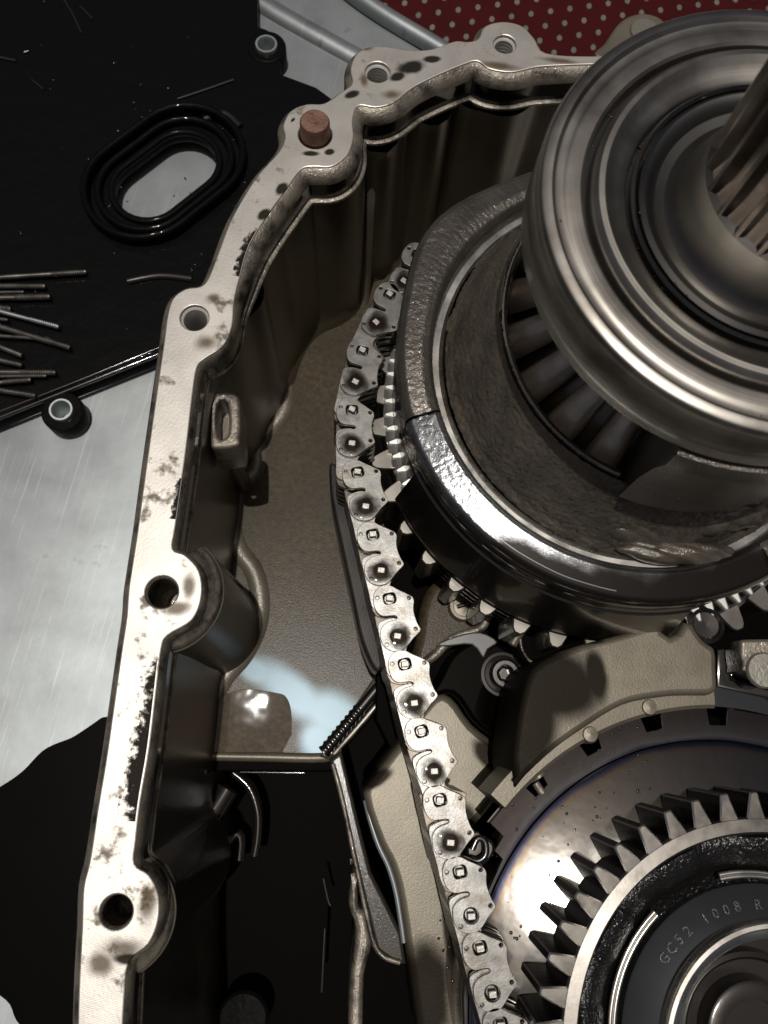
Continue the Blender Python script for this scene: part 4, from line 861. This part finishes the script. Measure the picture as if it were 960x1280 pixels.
gear_ring(47, tm, M['geartooth'], GB, gd, .2, 'gear_tooth', M['edge'], M['gear'])
bmb = bmesh.new()
for i in range(70):
    a_ = math.radians(random.uniform(115, 185)); rr_ = random.choice((random.uniform(60, 71), random.uniform(73, 79))); k = random.uniform(.15, .5)*MM
    zz = -13-(rr_-57)*.164 if rr_ < 71 else -16.2
    bmesh.ops.create_icosphere(bmb, subdivisions=2, radius=1.0, matrix=Matrix.Translation(Vector((GB[0]+rr_*math.cos(a_), GB[1]+rr_*math.sin(a_), zz))*MM) @ Matrix.Diagonal((k, k*random.uniform(.8, 1.3), k*.45, 1)))
me = bpy.data.meshes.new('oil_beads'); bmb.to_mesh(me); bmb.free(); link('oil_beads', me, M['oilsteel'], gd, 'stuff', 60)
# black rough hub, cast in lobes
def hub_lobes():
    bm = bmesh.new(); n = 192; rows = []
    for r, z, k in ((49.0, 3.2, 0), (47.8, 4.6, 1), (45, 4.2, 1), (42, 1.6, 1), (40, -1.5, .6), (38.4, -4, 0), (34.5, -5, 0)):
        row = []
        for i in range(n):
            a = 2*math.pi*i/n; b = math.sin(a*12)
            row.append(bm.verts.new(((GB[0]+r*math.cos(a))*MM, (GB[1]+r*math.sin(a))*MM, (z+k*1.6*max(-.6, min(.6, b*1.6)))*MM)))
        rows.append(row)
    for a, b in zip(rows, rows[1:]):
        for i in range(n): bm.faces.new((a[i], a[(i+1) % n], b[(i+1) % n], b[i]))
    bmesh.ops.recalc_face_normals(bm, faces=bm.faces)
    me = bpy.data.meshes.new('hub'); bm.to_mesh(me); bm.free(); return me
hub = link('hub', hub_lobes(), M['hub'], gd, None, 60)
HPc = (120.5, -112.8)
hp = lathe('hub_plate', [(36.8, -6), (36.8, -1.6), (36.3, -1.2), (29.0, 1.8), (28.6, 1.6)], HPc, M['hubpl'], gd, 160)
# two polished spring clips lying on the hub
for b0, b1 in ((math.radians(142), math.radians(215)), (math.radians(60), math.radians(112.5))):
    for r in (38.7, 37.7):
        pts = [(GB[0]+r*math.cos(b0+(b1-b0)*i/30), GB[1]+r*math.sin(b0+(b1-b0)*i/30), -.6) for i in range(31)]
        tube('spring_clip', pts, .62, M['steelbr'], gd, 10)
lathe('bore_ring', [(30.6, -4), (30.6, 4.6), (30.2, 5.3), (29.2, 5.4), (28.6, 4.6), (27.0, 4.2), (26.4, 3.6), (26.0, -2), (25.8, -16)], (122.5, -113.8), M['steelbr'], gd, 128)
lathe('inner_shaft', [(26, -16), (20, -16), (19.6, -12), (18.4, -11.6), (17.6, -12.5), (17.2, -16), (13.5, -16), (13.2, -10), (12.4, -9.6), (9, -9.8), (8.4, -12), (.01, -12)], (122.5, -113.8), M['oilsteel'], gd, 128)
# slot in the hub plate
lathe('hub_slot', [(35.6, -.75), (32.6, .45)], HPc, M['hole'], gd, 16, math.radians(186), math.radians(215))
# cast characters standing up on the hub plate
def text3d(s, ang, r, size, parent):
    for k, c in enumerate(s):
        if c == ' ': continue
        cu = bpy.data.curves.new('character', 'FONT'); cu.body = c; cu.size = size*MM; cu.extrude = .12*MM; cu.bevel_depth = .05*MM; cu.align_x = 'CENTER'; cu.resolution_u = 2
        ob = bpy.data.objects.new('tmp', cu); COL.objects.link(ob)
        dg = bpy.context.evaluated_depsgraph_get(); dg.update()
        me = bpy.data.meshes.new_from_object(ob.evaluated_get(dg)); bpy.data.objects.remove(ob); bpy.data.curves.remove(cu)
        a = ang-k*(size*.86)/r
        o = link('character', me, M['text'], parent); o.matrix_parent_inverse = Matrix.Identity(4)
        zz = -1.2+(36.3-r)*.411
        tilt = math.atan2(3.0, 7.3)
        o.matrix_basis = Matrix.Translation((HPc[0]*MM, HPc[1]*MM, zz*MM)) @ Matrix.Rotation(a-math.pi/2, 4, 'Z') @ Matrix.Translation((0, r*MM, .12*MM)) @ Matrix.Rotation(-tilt, 4, 'X')
text3d('GC52', math.radians(153), 31.2, 3.4, hp)
text3d('1008', math.radians(127), 31.2, 3.4, hp)
text3d('R', math.radians(101), 31.2, 3.4, hp)
for i in range(9):
    a0_ = 2*math.pi*i/9; aa = math.radians(173); r_ = 33.0
    cx, cy = HPc[0]+r_*math.cos(aa), HPc[1]+r_*math.sin(aa)
    lathe('date_dot', [(.01, .75), (.35, .6), (.45, -.2)], (cx+1.9*math.cos(a0_), cy+1.9*math.sin(a0_)), M['text'], hp, 8)
# small oily spring clip block beside the chain
clip = thing('clip', 'small oily black spring clip between the chain and the drum', 'clip', (*XY([(600, 1055)], -8)[0], -20))
ptube('clip_wire', [(590, 1062), (597, 1048), (606, 1052), (607, 1068), (598, 1076), (588, 1074)], -6, .9, M['steelbl'], clip, 4)
plate('clip_body', XY(sm([(583, 1060), (600, 1046), (616, 1052), (618, 1066), (605, 1082), (588, 1078)], True, 3), -9), [], -20, -9, M['steelbl'], clip, .8, None, 2)
